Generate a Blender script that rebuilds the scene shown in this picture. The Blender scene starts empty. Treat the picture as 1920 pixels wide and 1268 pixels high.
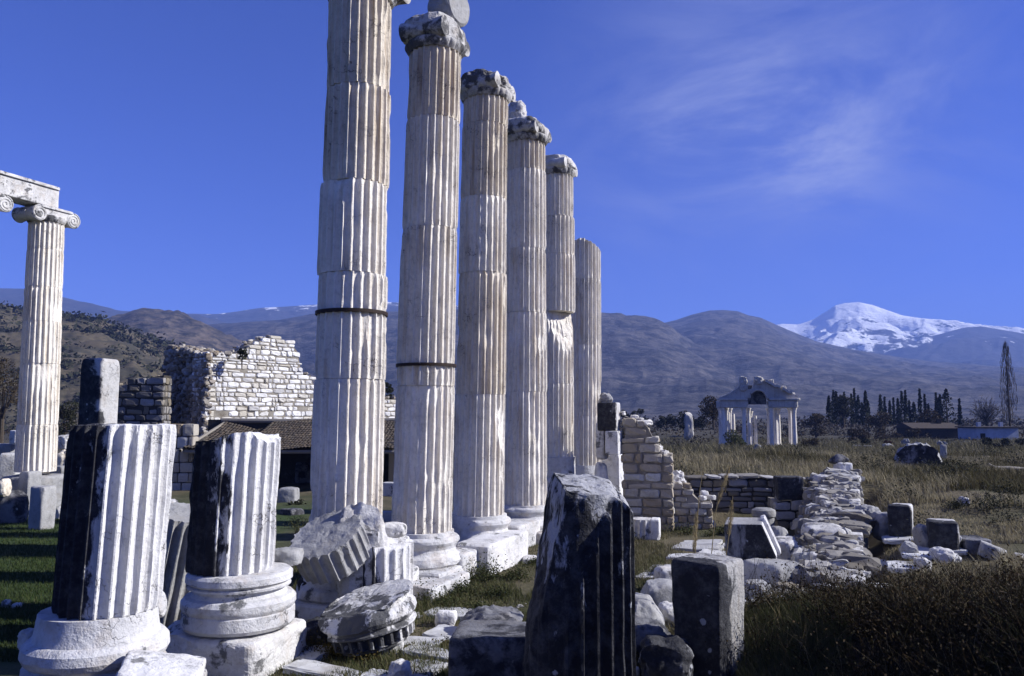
import bpy, math, random
import numpy as np
from mathutils import Vector, Matrix, Euler
rad = math.radians
S = bpy.context.scene
C = S.collection

# ---------------------------------------------------------------- camera
PITCH = math.atan(141 / 1493.0)
FPX = 1493.0                       # focal length in pixels of the 1920 px wide photograph (a 28 mm lens)
CAM = Vector((0, 0, 3.0))
cd = bpy.data.cameras.new('camera'); cam = bpy.data.objects.new('camera', cd); C.objects.link(cam)
cam.location = CAM; cam.rotation_euler = (rad(90) + PITCH, 0, 0)
cd.sensor_width = 36; cd.lens = 36 * FPX / 1920; cd.clip_start = 0.05; cd.clip_end = 60000
S.camera = cam

# ---------------------------------------------------------------- light
SUN_AZ, SUN_EL = 92.0, 33.0        # azimuth clockwise from +Y (the view direction)
w = bpy.data.worlds.new('World'); S.world = w; w.use_nodes = True
nt = w.node_tree; nt.nodes.clear()
def N(t, k, **kw):
    n = t.nodes.new(k)
    for a, b in kw.items():
        if a in n.inputs.keys() if isinstance(a, str) else False: n.inputs[a].default_value = b
        else: setattr(n, a, b)
    return n
out = N(nt, 'ShaderNodeOutputWorld'); bg = N(nt, 'ShaderNodeBackground'); bg.inputs[1].default_value = 0.051
sky = N(nt, 'ShaderNodeTexSky'); sky.sky_type = 'NISHITA'; sky.sun_disc = False
sky.sun_elevation = rad(SUN_EL); sky.sun_rotation = rad(SUN_AZ); sky.altitude = 600; sky.air_density = 0.8; sky.dust_density = 0.5; sky.ozone_density = 4.0
tint = N(nt, 'ShaderNodeMixRGB'); tint.blend_type = 'MULTIPLY'; tint.inputs[0].default_value = 1; tint.inputs[2].default_value = (0.45, 0.65, 1.72, 1)
tcw = N(nt, 'ShaderNodeTexCoord')
mp = N(nt, 'ShaderNodeMapping'); mp.inputs['Rotation'].default_value = (0, rad(-28), 0); mp.inputs['Scale'].default_value = (2.2, 2.2, 6.0)
cn = N(nt, 'ShaderNodeTexNoise'); cn.inputs['Scale'].default_value = 1.0; cn.inputs['Detail'].default_value = 9; cn.inputs['Roughness'].default_value = 0.68; cn.inputs['Distortion'].default_value = 1.4
cr = N(nt, 'ShaderNodeMapRange'); cr.interpolation_type = 'SMOOTHSTEP'; cr.inputs[1].default_value = 0.34; cr.inputs[2].default_value = 0.74; cr.inputs[3].default_value = 0.12
def cdir(px, py):
    x = (px - 960) / FPX; y = (634 - py) / FPX
    v = Vector((x, math.cos(PITCH) - y * math.sin(PITCH), math.sin(PITCH) + y * math.cos(PITCH)))
    return v.normalized()
# a thin veil of high cloud up in the right part of the sky
cm = N(nt, 'ShaderNodeMath', operation='MULTIPLY')
dists = []
prev = None
for (px, py, r, a) in ((1480, 220, 0.36, 0.34), (1250, 250, 0.22, 0.14), (1640, 150, 0.20, 0.16), (1530, 300, 0.11, 0.16), (1340, 240, 0.14, 0.15), (1500, 270, 0.13, 0.30)):
    dn = N(nt, 'ShaderNodeVectorMath', operation='DISTANCE'); dn.inputs[1].default_value = cdir(px, py)
    nrm = N(nt, 'ShaderNodeVectorMath', operation='NORMALIZE')
    nt.links.new(tcw.outputs['Generated'], nrm.inputs[0]); nt.links.new(nrm.outputs[0], dn.inputs[0])
    mr = N(nt, 'ShaderNodeMapRange'); mr.interpolation_type = 'SMOOTHSTEP'
    mr.inputs[1].default_value = r; mr.inputs[2].default_value = 0.0; mr.inputs[3].default_value = 0; mr.inputs[4].default_value = a
    nt.links.new(dn.outputs['Value'], mr.inputs[0])
    if prev is None: prev = mr.outputs[0]
    else:
        ad = N(nt, 'ShaderNodeMath', operation='ADD'); nt.links.new(prev, ad.inputs[0]); nt.links.new(mr.outputs[0], ad.inputs[1]); prev = ad.outputs[0]
nt.links.new(tcw.outputs['Generated'], mp.inputs[0]); nt.links.new(mp.outputs[0], cn.inputs[0]); nt.links.new(cn.outputs[0], cr.inputs[0])
nt.links.new(prev, cm.inputs[0]); nt.links.new(cr.outputs[0], cm.inputs[1])
cmix = N(nt, 'ShaderNodeMixRGB'); cmix.inputs[2].default_value = (5.6, 6.2, 9.5, 1)
nt.links.new(sky.outputs[0], tint.inputs[1]); nt.links.new(tint.outputs[0], cmix.inputs[1]); nt.links.new(cm.outputs[0], cmix.inputs[0])
nt.links.new(cmix.outputs[0], bg.inputs[0]); nt.links.new(bg.outputs[0], out.inputs[0])
sl = bpy.data.lights.new('sun', 'SUN'); sl.energy = 5.0; sl.angle = rad(0.5); sl.color = (1.0, 0.985, 0.97)
so = bpy.data.objects.new('sun', sl); C.objects.link(so)
sdir = Vector((math.sin(rad(SUN_AZ)) * math.cos(rad(SUN_EL)), math.cos(rad(SUN_AZ)) * math.cos(rad(SUN_EL)), math.sin(rad(SUN_EL))))
so.rotation_euler = sdir.to_track_quat('Z', 'Y').to_euler(); so.location = (30, 0, 40)
S.view_settings.view_transform = 'Standard'; S.view_settings.look = 'None'; S.view_settings.exposure = 0.80; S.view_settings.gamma = 1
S.render.engine = 'CYCLES'
S.cycles.max_bounces = 5; S.cycles.diffuse_bounces = 3; S.cycles.volume_bounces = 0; S.cycles.caustics_reflective = False; S.cycles.caustics_refractive = False

# ---------------------------------------------------------------- small helpers
def ray(px, py):
    x = (px - 960) / FPX; y = (634 - py) / FPX
    return Vector((x, math.cos(PITCH) - y * math.sin(PITCH), math.sin(PITCH) + y * math.cos(PITCH)))
def at(px, py, Y):                 # the point at distance Y seen at that place of the photograph
    d = ray(px, py); return CAM + d * (Y / d.y)
def gnd(px, py, z=0.0):
    d = ray(px, py); return CAM + d * ((z - CAM.z) / d.z)
def mpp(px, py, Y):                # metres per photo pixel there
    return (Y / ray(px, py).y) / FPX

def hsh(i, j, k, s):
    h = (i.astype(np.int64) * 374761393 + j.astype(np.int64) * 668265263 + k.astype(np.int64) * 1440662683 + s * 974634121) & 0xffffffff
    h = ((h ^ (h >> 13)) * 1274126177) & 0xffffffff
    h = (h ^ (h >> 16)) & 0xffffffff
    return (h & 0xffff) / 32767.5 - 1.0
def vnoise(p, s=0):
    p = np.asarray(p, float); f = np.floor(p); t = p - f; t = t * t * (3 - 2 * t); f = f.astype(np.int64)
    i, j, k = f[:, 0], f[:, 1], f[:, 2]; x, y, z = t[:, 0], t[:, 1], t[:, 2]
    def L(a, b, q): return a + (b - a) * q
    return L(L(L(hsh(i, j, k, s), hsh(i + 1, j, k, s), x), L(hsh(i, j + 1, k, s), hsh(i + 1, j + 1, k, s), x), y),
             L(L(hsh(i, j, k + 1, s), hsh(i + 1, j, k + 1, s), x), L(hsh(i, j + 1, k + 1, s), hsh(i + 1, j + 1, k + 1, s), x), y), z)
def fbm(p, s=0, o=4, g=0.5):
    a = 1.0; r = 0; p = np.asarray(p, float)
    for q in range(o):
        r = r + a * vnoise(p, s + q * 7); p = p * 2.03 + 11.3; a *= g
    return r
def sstep(a, b, x):
    t = np.clip((np.asarray(x, float) - a) / (b - a), 0, 1); return t * t * (3 - 2 * t)

def mesh_np(name, V, quads=None, tris=None, mats=(), smooth=False, midx=None):
    V = np.asarray(V, np.float32)
    q = np.asarray(quads if quads is not None and len(quads) else np.zeros((0, 4)), np.int32).reshape(-1, 4)
    t = np.asarray(tris if tris is not None and len(tris) else np.zeros((0, 3)), np.int32).reshape(-1, 3)
    me = bpy.data.meshes.new(name)
    me.vertices.add(len(V)); me.vertices.foreach_set('co', V.ravel())
    nl = q.size + t.size; me.loops.add(nl); me.loops.foreach_set('vertex_index', np.concatenate([q.ravel(), t.ravel()]))
    me.polygons.add(len(q) + len(t))
    st = np.concatenate([np.arange(len(q)) * 4, q.size + np.arange(len(t)) * 3]).astype(np.int32)
    me.polygons.foreach_set('loop_start', st)
    try: me.polygons.foreach_set('loop_total', np.concatenate([np.full(len(q), 4), np.full(len(t), 3)]).astype(np.int32))
    except Exception: pass
    for m in (mats if isinstance(mats, (list, tuple)) else [mats]): me.materials.append(m)
    if midx is not None: me.polygons.foreach_set('material_index', np.asarray(midx, np.int32))
    me.polygons.foreach_set('use_smooth', np.full(len(q) + len(t), bool(smooth)))
    me.update(calc_edges=True); me.validate()
    if smooth and len(V) < 60000: crisp(me)
    return me
def crisp(me, deg=32):
    try: me.set_sharp_from_angle(angle=rad(deg))
    except Exception: pass
    return me
def link(name, me, parent=None, loc=None, rot=None):
    o = bpy.data.objects.new(name, me); C.objects.link(o)
    if parent: o.parent = parent
    if loc is not None: o.location = loc
    if rot is not None: o.rotation_euler = rot
    return o
def tag(o, label=None, cat=None, group=None, kind=None):
    if label: o['label'] = label
    if cat: o['category'] = cat
    if group: o['group'] = group
    if kind: o['kind'] = kind
    elif cat: o['kind'] = 'thing'
    return o
def thing(name, label, cat, loc=(0, 0, 0), rz=0.0, group=None):
    o = bpy.data.objects.new(name, None); C.objects.link(o); o.empty_display_size = 0.2
    o.location = loc; o.rotation_euler = (0, 0, rz)
    return tag(o, label, cat, group)
class MB:                          # gathers geometry for ONE mesh
    def __init__(s): s.V = []; s.Q = []; s.T = []; s.n = 0; s.mq = []; s.mt = []
    def add(s, V, Q=(), T=(), m=0):
        V = np.asarray(V, float).reshape(-1, 3)
        if len(Q): s.Q.append(np.asarray(Q, int).reshape(-1, 4) + s.n); s.mq.append(np.full(len(s.Q[-1]), m))
        if len(T): s.T.append(np.asarray(T, int).reshape(-1, 3) + s.n); s.mt.append(np.full(len(s.T[-1]), m))
        s.V.append(V); s.n += len(V); return s
    def build(s, name, mats, parent=None, loc=None, rot=None, smooth=False):
        V = np.concatenate(s.V); Q = np.concatenate(s.Q) if s.Q else None; T = np.concatenate(s.T) if s.T else None
        mi = np.concatenate((s.mq or [np.zeros(0)]) + (s.mt or [np.zeros(0)]))
        return link(name, mesh_np(name, V, Q, T, mats, smooth, mi), parent, loc, rot)
def Rz(a): return np.array(Matrix.Rotation(a, 3, 'Z'))
def Re(e): return np.array(Euler(e).to_matrix())
TW = -rad(21.8)                    # the temple's long axis points 21.8 degrees right of the view
U = np.array((math.sin(rad(21.8)), math.cos(rad(21.8)), 0)); VN = np.array((math.cos(rad(21.8)), -math.sin(rad(21.8)), 0))

# ---------------------------------------------------------------- materials
def base_mat(name, rough=0.85):
    m = bpy.data.materials.new(name); m.use_nodes = True; t = m.node_tree
    b = t.nodes['Principled BSDF']; b.inputs['Roughness'].default_value = rough; b.inputs['Specular IOR Level'].default_value = 0.18
    return m, t, b
def coord(t, obj=True):
    tc = N(t, 'ShaderNodeTexCoord'); oi = N(t, 'ShaderNodeObjectInfo')
    mul = N(t, 'ShaderNodeMath', operation='MULTIPLY'); mul.inputs[1].default_value = 57.0
    t.links.new(oi.outputs['Random'], mul.inputs[0])
    return tc.outputs['Object'], mul.outputs[0]
def noise(t, vec, wv, scale, detail=5, rough=0.6, stretch=None, dist=0.0):
    if stretch:
        mpn = N(t, 'ShaderNodeMapping'); mpn.inputs['Scale'].default_value = stretch; t.links.new(vec, mpn.inputs[0]); vec = mpn.outputs[0]
    n = N(t, 'ShaderNodeTexNoise'); n.noise_dimensions = '4D'
    n.inputs['Scale'].default_value = scale; n.inputs['Detail'].default_value = detail; n.inputs['Roughness'].default_value = rough; n.inputs['Distortion'].default_value = dist
    t.links.new(vec, n.inputs['Vector'])
    if wv is not None: t.links.new(wv, n.inputs['W'])
    return n.outputs[0]
def rng(t, v, a, b, c=0.0, d=1.0):
    m = N(t, 'ShaderNodeMapRange'); m.inputs[1].default_value = a; m.inputs[2].default_value = b; m.inputs[3].default_value = c; m.inputs[4].default_value = d
    t.links.new(v, m.inputs[0]); return m.outputs[0]
def mix(t, f, a, b, mode='MIX'):
    m = N(t, 'ShaderNodeMixRGB'); m.blend_type = mode
    for k, v in ((0, f), (1, a), (2, b)):
        if hasattr(v, 'is_output'): t.links.new(v, m.inputs[k])
        elif k == 0: m.inputs[0].default_value = v
        else: m.inputs[k].default_value = (v[0], v[1], v[2], 1)
    return m.outputs[0]
def math2(t, op, a, b):
    m = N(t, 'ShaderNodeMath', operation=op)
    for k, v in ((0, a), (1, b)):
        if hasattr(v, 'is_output'): t.links.new(v, m.inputs[k])
        else: m.inputs[k].default_value = v
    return m.outputs[0]
def bump(t, b, h, dist=0.02, strength=0.6):
    n = N(t, 'ShaderNodeBump'); n.inputs['Distance'].default_value = dist; n.inputs['Strength'].default_value = strength
    t.links.new(h, n.inputs['Height']); t.links.new(n.outputs[0], b.inputs['Normal'])
def stone(name, c1, c2, stain=(0.30, 0.21, 0.11), stain_amt=0.35, crust=0.0, crust_shade_dir=None, crust_shade_k=0.0, lichen=0.0, crust_col=(0.022, 0.022, 0.026), scale=1.0, streaky=True, bumpd=0.02, grime_amt=0.7, crust_n=1.0):
    m, t, b = base_mat(name)
    v, wv = coord(t)
    big = noise(t, v, wv, 1.3 * scale, 5, 0.62)
    fine = noise(t, v, wv, 11 * scale, 6, 0.65)
    col = mix(t, rng(t, big, 0.32, 0.68), c1, c2)
    st = noise(t, v, wv, 1.0 * scale, 6, 0.65, (9, 9, 0.6) if streaky else (3, 3, 3))
    col = mix(t, rng(t, st, 0.50, 0.66, 0, stain_amt), col, stain)
    col = mix(t, rng(t, fine, 0.48, 0.76, 0, 0.42), col, tuple(x * 0.42 for x in c2))
    pit = noise(t, v, wv, 38 * scale, 3, 0.6)
    col = mix(t, rng(t, pit, 0.62, 0.72, 0, 0.45), col, (0.09, 0.085, 0.085))
    vc = N(t, 'ShaderNodeTexVoronoi'); vc.feature = 'DISTANCE_TO_EDGE'; vc.inputs['Scale'].default_value = 1.7 * scale
    wob = N(t, 'ShaderNodeVectorMath', operation='ADD'); nz_ = N(t, 'ShaderNodeTexNoise'); nz_.inputs['Scale'].default_value = 3.0; nz_.inputs['Detail'].default_value = 5; t.links.new(v, nz_.inputs['Vector'])
    t.links.new(v, wob.inputs[0]); t.links.new(nz_.outputs['Color'], wob.inputs[1]); t.links.new(wob.outputs[0], vc.inputs['Vector'])
    crk = math2(t, 'MULTIPLY', rng(t, vc.outputs['Distance'], 0.012, 0.0), rng(t, big, 0.50, 0.60))
    col = mix(t, crk, col, (0.10, 0.09, 0.085))
    grime = noise(t, v, wv, 2.6 * scale, 8, 0.7, (2.2, 2.2, 0.9) if streaky else None, 0.4)
    col = mix(t, rng(t, grime, 0.58, 0.74, 0, grime_amt), col, (0.13, 0.125, 0.13))
    if crust > -9 and (crust or crust_shade_dir):
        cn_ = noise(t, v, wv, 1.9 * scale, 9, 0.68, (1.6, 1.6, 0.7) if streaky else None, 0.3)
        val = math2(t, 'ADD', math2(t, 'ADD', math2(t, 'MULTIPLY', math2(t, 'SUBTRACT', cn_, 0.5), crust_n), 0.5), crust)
        if crust_shade_dir:  # leans the crust one way; on stumps and blocks it paints shade too
            dp = N(t, 'ShaderNodeVectorMath', operation='DOT_PRODUCT'); dp.inputs[1].default_value = crust_shade_dir; t.links.new(v, dp.inputs[0])
            val = math2(t, 'ADD', val, math2(t, 'MULTIPLY', dp.outputs['Value'], crust_shade_k))
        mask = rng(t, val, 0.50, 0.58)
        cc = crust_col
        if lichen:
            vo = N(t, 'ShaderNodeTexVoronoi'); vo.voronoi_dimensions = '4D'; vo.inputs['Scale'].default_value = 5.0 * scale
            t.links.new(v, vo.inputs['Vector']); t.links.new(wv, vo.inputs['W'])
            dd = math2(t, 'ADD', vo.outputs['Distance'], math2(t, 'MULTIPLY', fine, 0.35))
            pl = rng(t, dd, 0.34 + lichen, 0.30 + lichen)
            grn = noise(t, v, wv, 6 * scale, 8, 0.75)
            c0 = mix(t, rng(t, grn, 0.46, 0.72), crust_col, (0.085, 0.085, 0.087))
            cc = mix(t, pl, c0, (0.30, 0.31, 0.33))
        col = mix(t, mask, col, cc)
    t.links.new(col, b.inputs['Base Color'])
    hh = math2(t, 'SUBTRACT', math2(t, 'ADD', math2(t, 'ADD', math2(t, 'MULTIPLY', fine, 0.8), math2(t, 'MULTIPLY', pit, 0.25)), big), math2(t, 'MULTIPLY', crk, 0.4))
    bump(t, b, hh, bumpd * 1.6, 0.9)
    return m
WHITE, PALE = (0.70, 0.685, 0.66), (0.52, 0.51, 0.50)
M_col = stone('weathered_column_marble', (0.79, 0.745, 0.665), (0.64, 0.595, 0.515), (0.36, 0.25, 0.13), 0.5, grime_amt=0.55)
M_colO = stone('ochre_column_marble', (0.74, 0.675, 0.565), (0.57, 0.505, 0.40), (0.28, 0.18, 0.085), 0.65, grime_amt=0.55)
M_marble = stone('white_marble', (0.64, 0.625, 0.60), (0.42, 0.41, 0.395), (0.34, 0.25, 0.16), 0.32, crust=-0.08, crust_n=1.6, crust_col=(0.13, 0.128, 0.125), streaky=False, scale=1.5)
M_bright = stone('clean_white_marble', (0.70, 0.69, 0.68), (0.50, 0.49, 0.48), (0.42, 0.35, 0.27), 0.25, crust=-0.14, crust_n=1.7, crust_col=(0.16, 0.158, 0.155), streaky=False, scale=1.5)
M_base = stone('base_marble', (0.64, 0.63, 0.62), (0.42, 0.415, 0.41), (0.34, 0.24, 0.14), 0.35, crust=-0.12, crust_n=1.5, crust_col=(0.12, 0.12, 0.12), streaky=False, scale=1.4)
M_cap = stone('capital_marble', (0.58, 0.565, 0.54), (0.36, 0.35, 0.335), (0.25, 0.18, 0.11), 0.4, crust=0.015, crust_n=1.3, crust_col=(0.09, 0.088, 0.088), streaky=False)
M_grey = stone('grey_weathered_marble', (0.38, 0.375, 0.37), (0.21, 0.208, 0.205), (0.22, 0.18, 0.13), 0.3, crust=0.0, crust_col=(0.05, 0.05, 0.055), streaky=False)
M_darkg = stone('dark_grey_marble', (0.2, 0.2, 0.21), (0.1, 0.1, 0.105), (0.13, 0.1, 0.07), 0.3, crust=0.03, crust_col=(0.025, 0.025, 0.03), lichen=0.02, streaky=False)
M_dark = stone('black_lichen_marble', (0.30, 0.30, 0.31), (0.16, 0.16, 0.17), (0.12, 0.1, 0.08), 0.3, crust=0.10, lichen=0.03, bumpd=0.03)
M_block = stone('grey_crusted_shaded_side_marble', (0.42, 0.41, 0.395), (0.24, 0.235, 0.225), (0.16, 0.12, 0.08), 0.5, crust=0.05, crust_shade_dir=(-0.3, -0.9, -0.05), crust_shade_k=0.8, lichen=0.04, crust_n=1.3, bumpd=0.035)  # black left face: lichen crust with that side's shade painted in
M_speck = stone('speckled_marble', (0.66, 0.65, 0.64), (0.44, 0.435, 0.43), (0.3, 0.24, 0.16), 0.3, crust=0.02, crust_shade_dir=(-0.5, -0.6, 0.1), crust_shade_k=0.22, crust_n=1.8, lichen=0.08, crust_col=(0.085, 0.085, 0.087), streaky=False, scale=1.6)
M_drum = stone('lichened_drum_marble', (0.42, 0.42, 0.425), (0.27, 0.27, 0.28), (0.14, 0.12, 0.1), 0.3, crust=0.54, crust_shade_dir=(0, 0, -1), crust_shade_k=0.25, crust_n=1.7, lichen=0.02, crust_col=(0.016, 0.016, 0.019), bumpd=0.035)
M_stump = stone('stump_marble', (0.72, 0.71, 0.695), (0.57, 0.56, 0.545), (0.30, 0.25, 0.2), 0.3, crust=-0.02, crust_shade_dir=(-0.80, -0.58, 0.0), crust_shade_k=1.0, lichen=-0.12, crust_col=(0.022, 0.022, 0.026), crust_n=1.5)  # black left half is weathering crust plus shade put into the colour
M_crust_shade = stone('crusted_shaded_side_marble', (0.56, 0.55, 0.54), (0.36, 0.355, 0.35), (0.25, 0.18, 0.1), 0.35, crust=0.05, crust_shade_dir=(-0.5, -0.8, -0.1), crust_shade_k=0.85, lichen=-0.02, streaky=False)  # crust on the sunless faces, darkened to carry their shade as well

def island_stone(name, cols, rough=0.9, mort=None, bscale=14.0):
    m, t, b = base_mat(name, rough); v, wv = coord(t)
    g = N(t, 'ShaderNodeNewGeometry'); r = N(t, 'ShaderNodeValToRGB'); r.color_ramp.interpolation = 'LINEAR'
    els = r.color_ramp.elements
    while len(els) < len(cols): els.new(0.5)
    for i, c in enumerate(cols): els[i].position = i / max(1, len(cols) - 1); els[i].color = (*c, 1)
    t.links.new(g.outputs['Random Per Island'], r.inputs[0])
    f = noise(t, v, wv, bscale, 6, 0.65); bg_ = noise(t, v, wv, 2.2, 5, 0.6)
    c = mix(t, rng(t, f, 0.45, 0.75, 0, 0.45), r.outputs[0], (0.16, 0.145, 0.125))
    c = mix(t, rng(t, bg_, 0.52, 0.7, 0, 0.5), c, (0.2, 0.165, 0.115))
    t.links.new(c, b.inputs['Base Color']); bump(t, b, f, 0.02, 0.6)
    return m
M_mason = island_stone('white_wall_stones', [(0.74, 0.73, 0.72), (0.6, 0.59, 0.575), (0.78, 0.77, 0.76), (0.48, 0.44, 0.36), (0.7, 0.69, 0.675), (0.42, 0.41, 0.40)])
M_masonO = island_stone('ochre_wall_stones', [(0.36, 0.32, 0.25), (0.44, 0.42, 0.38), (0.30, 0.235, 0.15), (0.42, 0.38, 0.31), (0.27, 0.22, 0.15), (0.5, 0.49, 0.46)])
M_masonD = island_stone('dark_wall_stones', [(0.12, 0.11, 0.1), (0.26, 0.25, 0.245), (0.09, 0.085, 0.08), (0.2, 0.17, 0.12), (0.32, 0.31, 0.305), (0.07, 0.068, 0.065)])
M_capst = island_stone('capping_wall_stones', [(0.36, 0.35, 0.34), (0.16, 0.145, 0.12), (0.44, 0.435, 0.43), (0.11, 0.10, 0.085), (0.25, 0.235, 0.215)])
M_rubble = island_stone('rubble_stones', [(0.22, 0.17, 0.11), (0.4, 0.37, 0.32), (0.14, 0.11, 0.075), (0.34, 0.32, 0.3), (0.2, 0.15, 0.1)])
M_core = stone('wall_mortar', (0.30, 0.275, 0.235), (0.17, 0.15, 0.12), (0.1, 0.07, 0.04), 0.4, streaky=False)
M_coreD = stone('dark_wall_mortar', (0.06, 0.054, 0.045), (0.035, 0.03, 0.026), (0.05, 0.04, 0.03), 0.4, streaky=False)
M_pave = island_stone('paving_marble', [(0.50, 0.50, 0.50), (0.40, 0.40, 0.405), (0.58, 0.58, 0.58), (0.34, 0.335, 0.33), (0.48, 0.48, 0.475)], bscale=6)
M_tile = island_stone('roof_tiles', [(0.06, 0.045, 0.034), (0.04, 0.033, 0.028), (0.08, 0.06, 0.042), (0.03, 0.027, 0.024)])
M_log = island_stone('grey_timber', [(0.26, 0.24, 0.21), (0.2, 0.18, 0.15)])
def plain(name, c, rough=0.8, c2=None, sc=4.0):
    m, t, b = base_mat(name, rough); v, wv = coord(t); f = noise(t, v, wv, sc, 6, 0.65)
    t.links.new(mix(t, rng(t, f, 0.35, 0.7), c, c2 or tuple(x * 0.55 for x in c)), b.inputs['Base Color']); bump(t, b, f, 0.01, 0.5); return m
M_iron = plain('rusted_iron', (0.035, 0.022, 0.016), 0.7)
M_bark = plain('bark', (0.075, 0.06, 0.045), 0.95, sc=9)
M_housew = plain('lime_washed_wall', (0.42, 0.45, 0.52), 0.9, (0.3, 0.32, 0.37), 1.5)
M_houseb = plain('dark_mud_wall', (0.05, 0.042, 0.036), 0.9)
M_roof = plain('dark_roof', (0.07, 0.055, 0.045), 0.9)
M_hole = plain('dark_opening', (0.012, 0.011, 0.01), 0.95)
M_tetra = stone('gateway_marble', (0.56, 0.53, 0.47), (0.37, 0.35, 0.32), (0.25, 0.18, 0.1), 0.4, scale=0.7)
def leafmat(name, cols, trans=0.25):
    m, t, b = base_mat(name, 0.75)
    b.inputs['Specular IOR Level'].default_value = 0.1
    g = N(t, 'ShaderNodeNewGeometry'); r = N(t, 'ShaderNodeValToRGB'); els = r.color_ramp.elements
    while len(els) < len(cols): els.new(0.5)
    for i, c in enumerate(cols): els[i].position = i / max(1, len(cols) - 1); els[i].color = (*c, 1)
    t.links.new(g.outputs['Random Per Island'], r.inputs[0]); 
    v, wv = coord(t); f = noise(t, v, wv, 0.9, 4, 0.6)
    c = mix(t, rng(t, f, 0.35, 0.65, 0.0, 0.55), r.outputs[0], tuple(x * 0.45 for x in cols[0]))
    t.links.new(c, b.inputs['Base Color'])
    tr = N(t, 'ShaderNodeBsdfTranslucent'); ms = N(t, 'ShaderNodeMixShader'); ms.inputs[0].default_value = trans
    t.links.new(c, tr.inputs[0]); o = t.nodes['Material Output']
    t.links.new(b.outputs[0], ms.inputs[1]); t.links.new(tr.outputs[0], ms.inputs[2]); t.links.new(ms.outputs[0], o.inputs[0])
    return m
G_green = leafmat('short_green_grass', [(0.04, 0.068, 0.018), (0.026, 0.046, 0.012), (0.07, 0.08, 0.03), (0.035, 0.055, 0.016)])
G_mid = leafmat('mixed_grass', [(0.06, 0.08, 0.025), (0.13, 0.12, 0.055), (0.045, 0.06, 0.02), (0.17, 0.145, 0.08), (0.07, 0.075, 0.03)])
G_dry = leafmat('dry_field_grass', [(0.17, 0.145, 0.08), (0.08, 0.078, 0.035), (0.27, 0.235, 0.15), (0.06, 0.055, 0.03), (0.13, 0.12, 0.06)])
G_pale = leafmat('pale_field_grass', [(0.34, 0.29, 0.18), (0.23, 0.20, 0.12), (0.42, 0.365, 0.24), (0.16, 0.15, 0.085)])
G_olive = leafmat('olive_tussock_grass', [(0.10, 0.09, 0.042), (0.055, 0.055, 0.026), (0.14, 0.115, 0.06), (0.07, 0.055, 0.03)])
G_dark = leafmat('dark_brown_grass', [(0.026, 0.021, 0.012), (0.014, 0.014, 0.008), (0.045, 0.033, 0.018), (0.018, 0.02, 0.009), (0.07, 0.052, 0.028)], 0.15)
G_bank = leafmat('bank_scrub_leaves', [(0.05, 0.032, 0.014), (0.022, 0.024, 0.010), (0.075, 0.048, 0.02), (0.028, 0.02, 0.012)], 0.15)
G_straw = leafmat('straw', [(0.42, 0.34, 0.18), (0.34, 0.27, 0.14)], 0.3)
G_weed = leafmat('weed_leaves', [(0.045, 0.06, 0.02), (0.08, 0.085, 0.035), (0.03, 0.04, 0.015), (0.12, 0.10, 0.05)])
G_weedo = leafmat('withered_weed_leaves', [(0.10, 0.07, 0.025), (0.045, 0.045, 0.015), (0.15, 0.11, 0.03), (0.05, 0.04, 0.02)])
L_cyp = leafmat('cypress_leaves', [(0.016, 0.022, 0.012), (0.026, 0.032, 0.018), (0.012, 0.016, 0.01)], 0.1)
L_brown = leafmat('autumn_leaves', [(0.06, 0.045, 0.025), (0.035, 0.03, 0.018), (0.08, 0.055, 0.03)], 0.15)
L_twig = leafmat('bare_twigs', [(0.13, 0.11, 0.09), (0.08, 0.07, 0.06)], 0.05)
L_olive = leafmat('dark_shrub_leaves', [(0.03, 0.034, 0.018), (0.045, 0.045, 0.026), (0.022, 0.024, 0.014)], 0.12)
L_red = leafmat('red_brown_scrub', [(0.10, 0.035, 0.022), (0.06, 0.03, 0.02)], 0.1)

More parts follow.
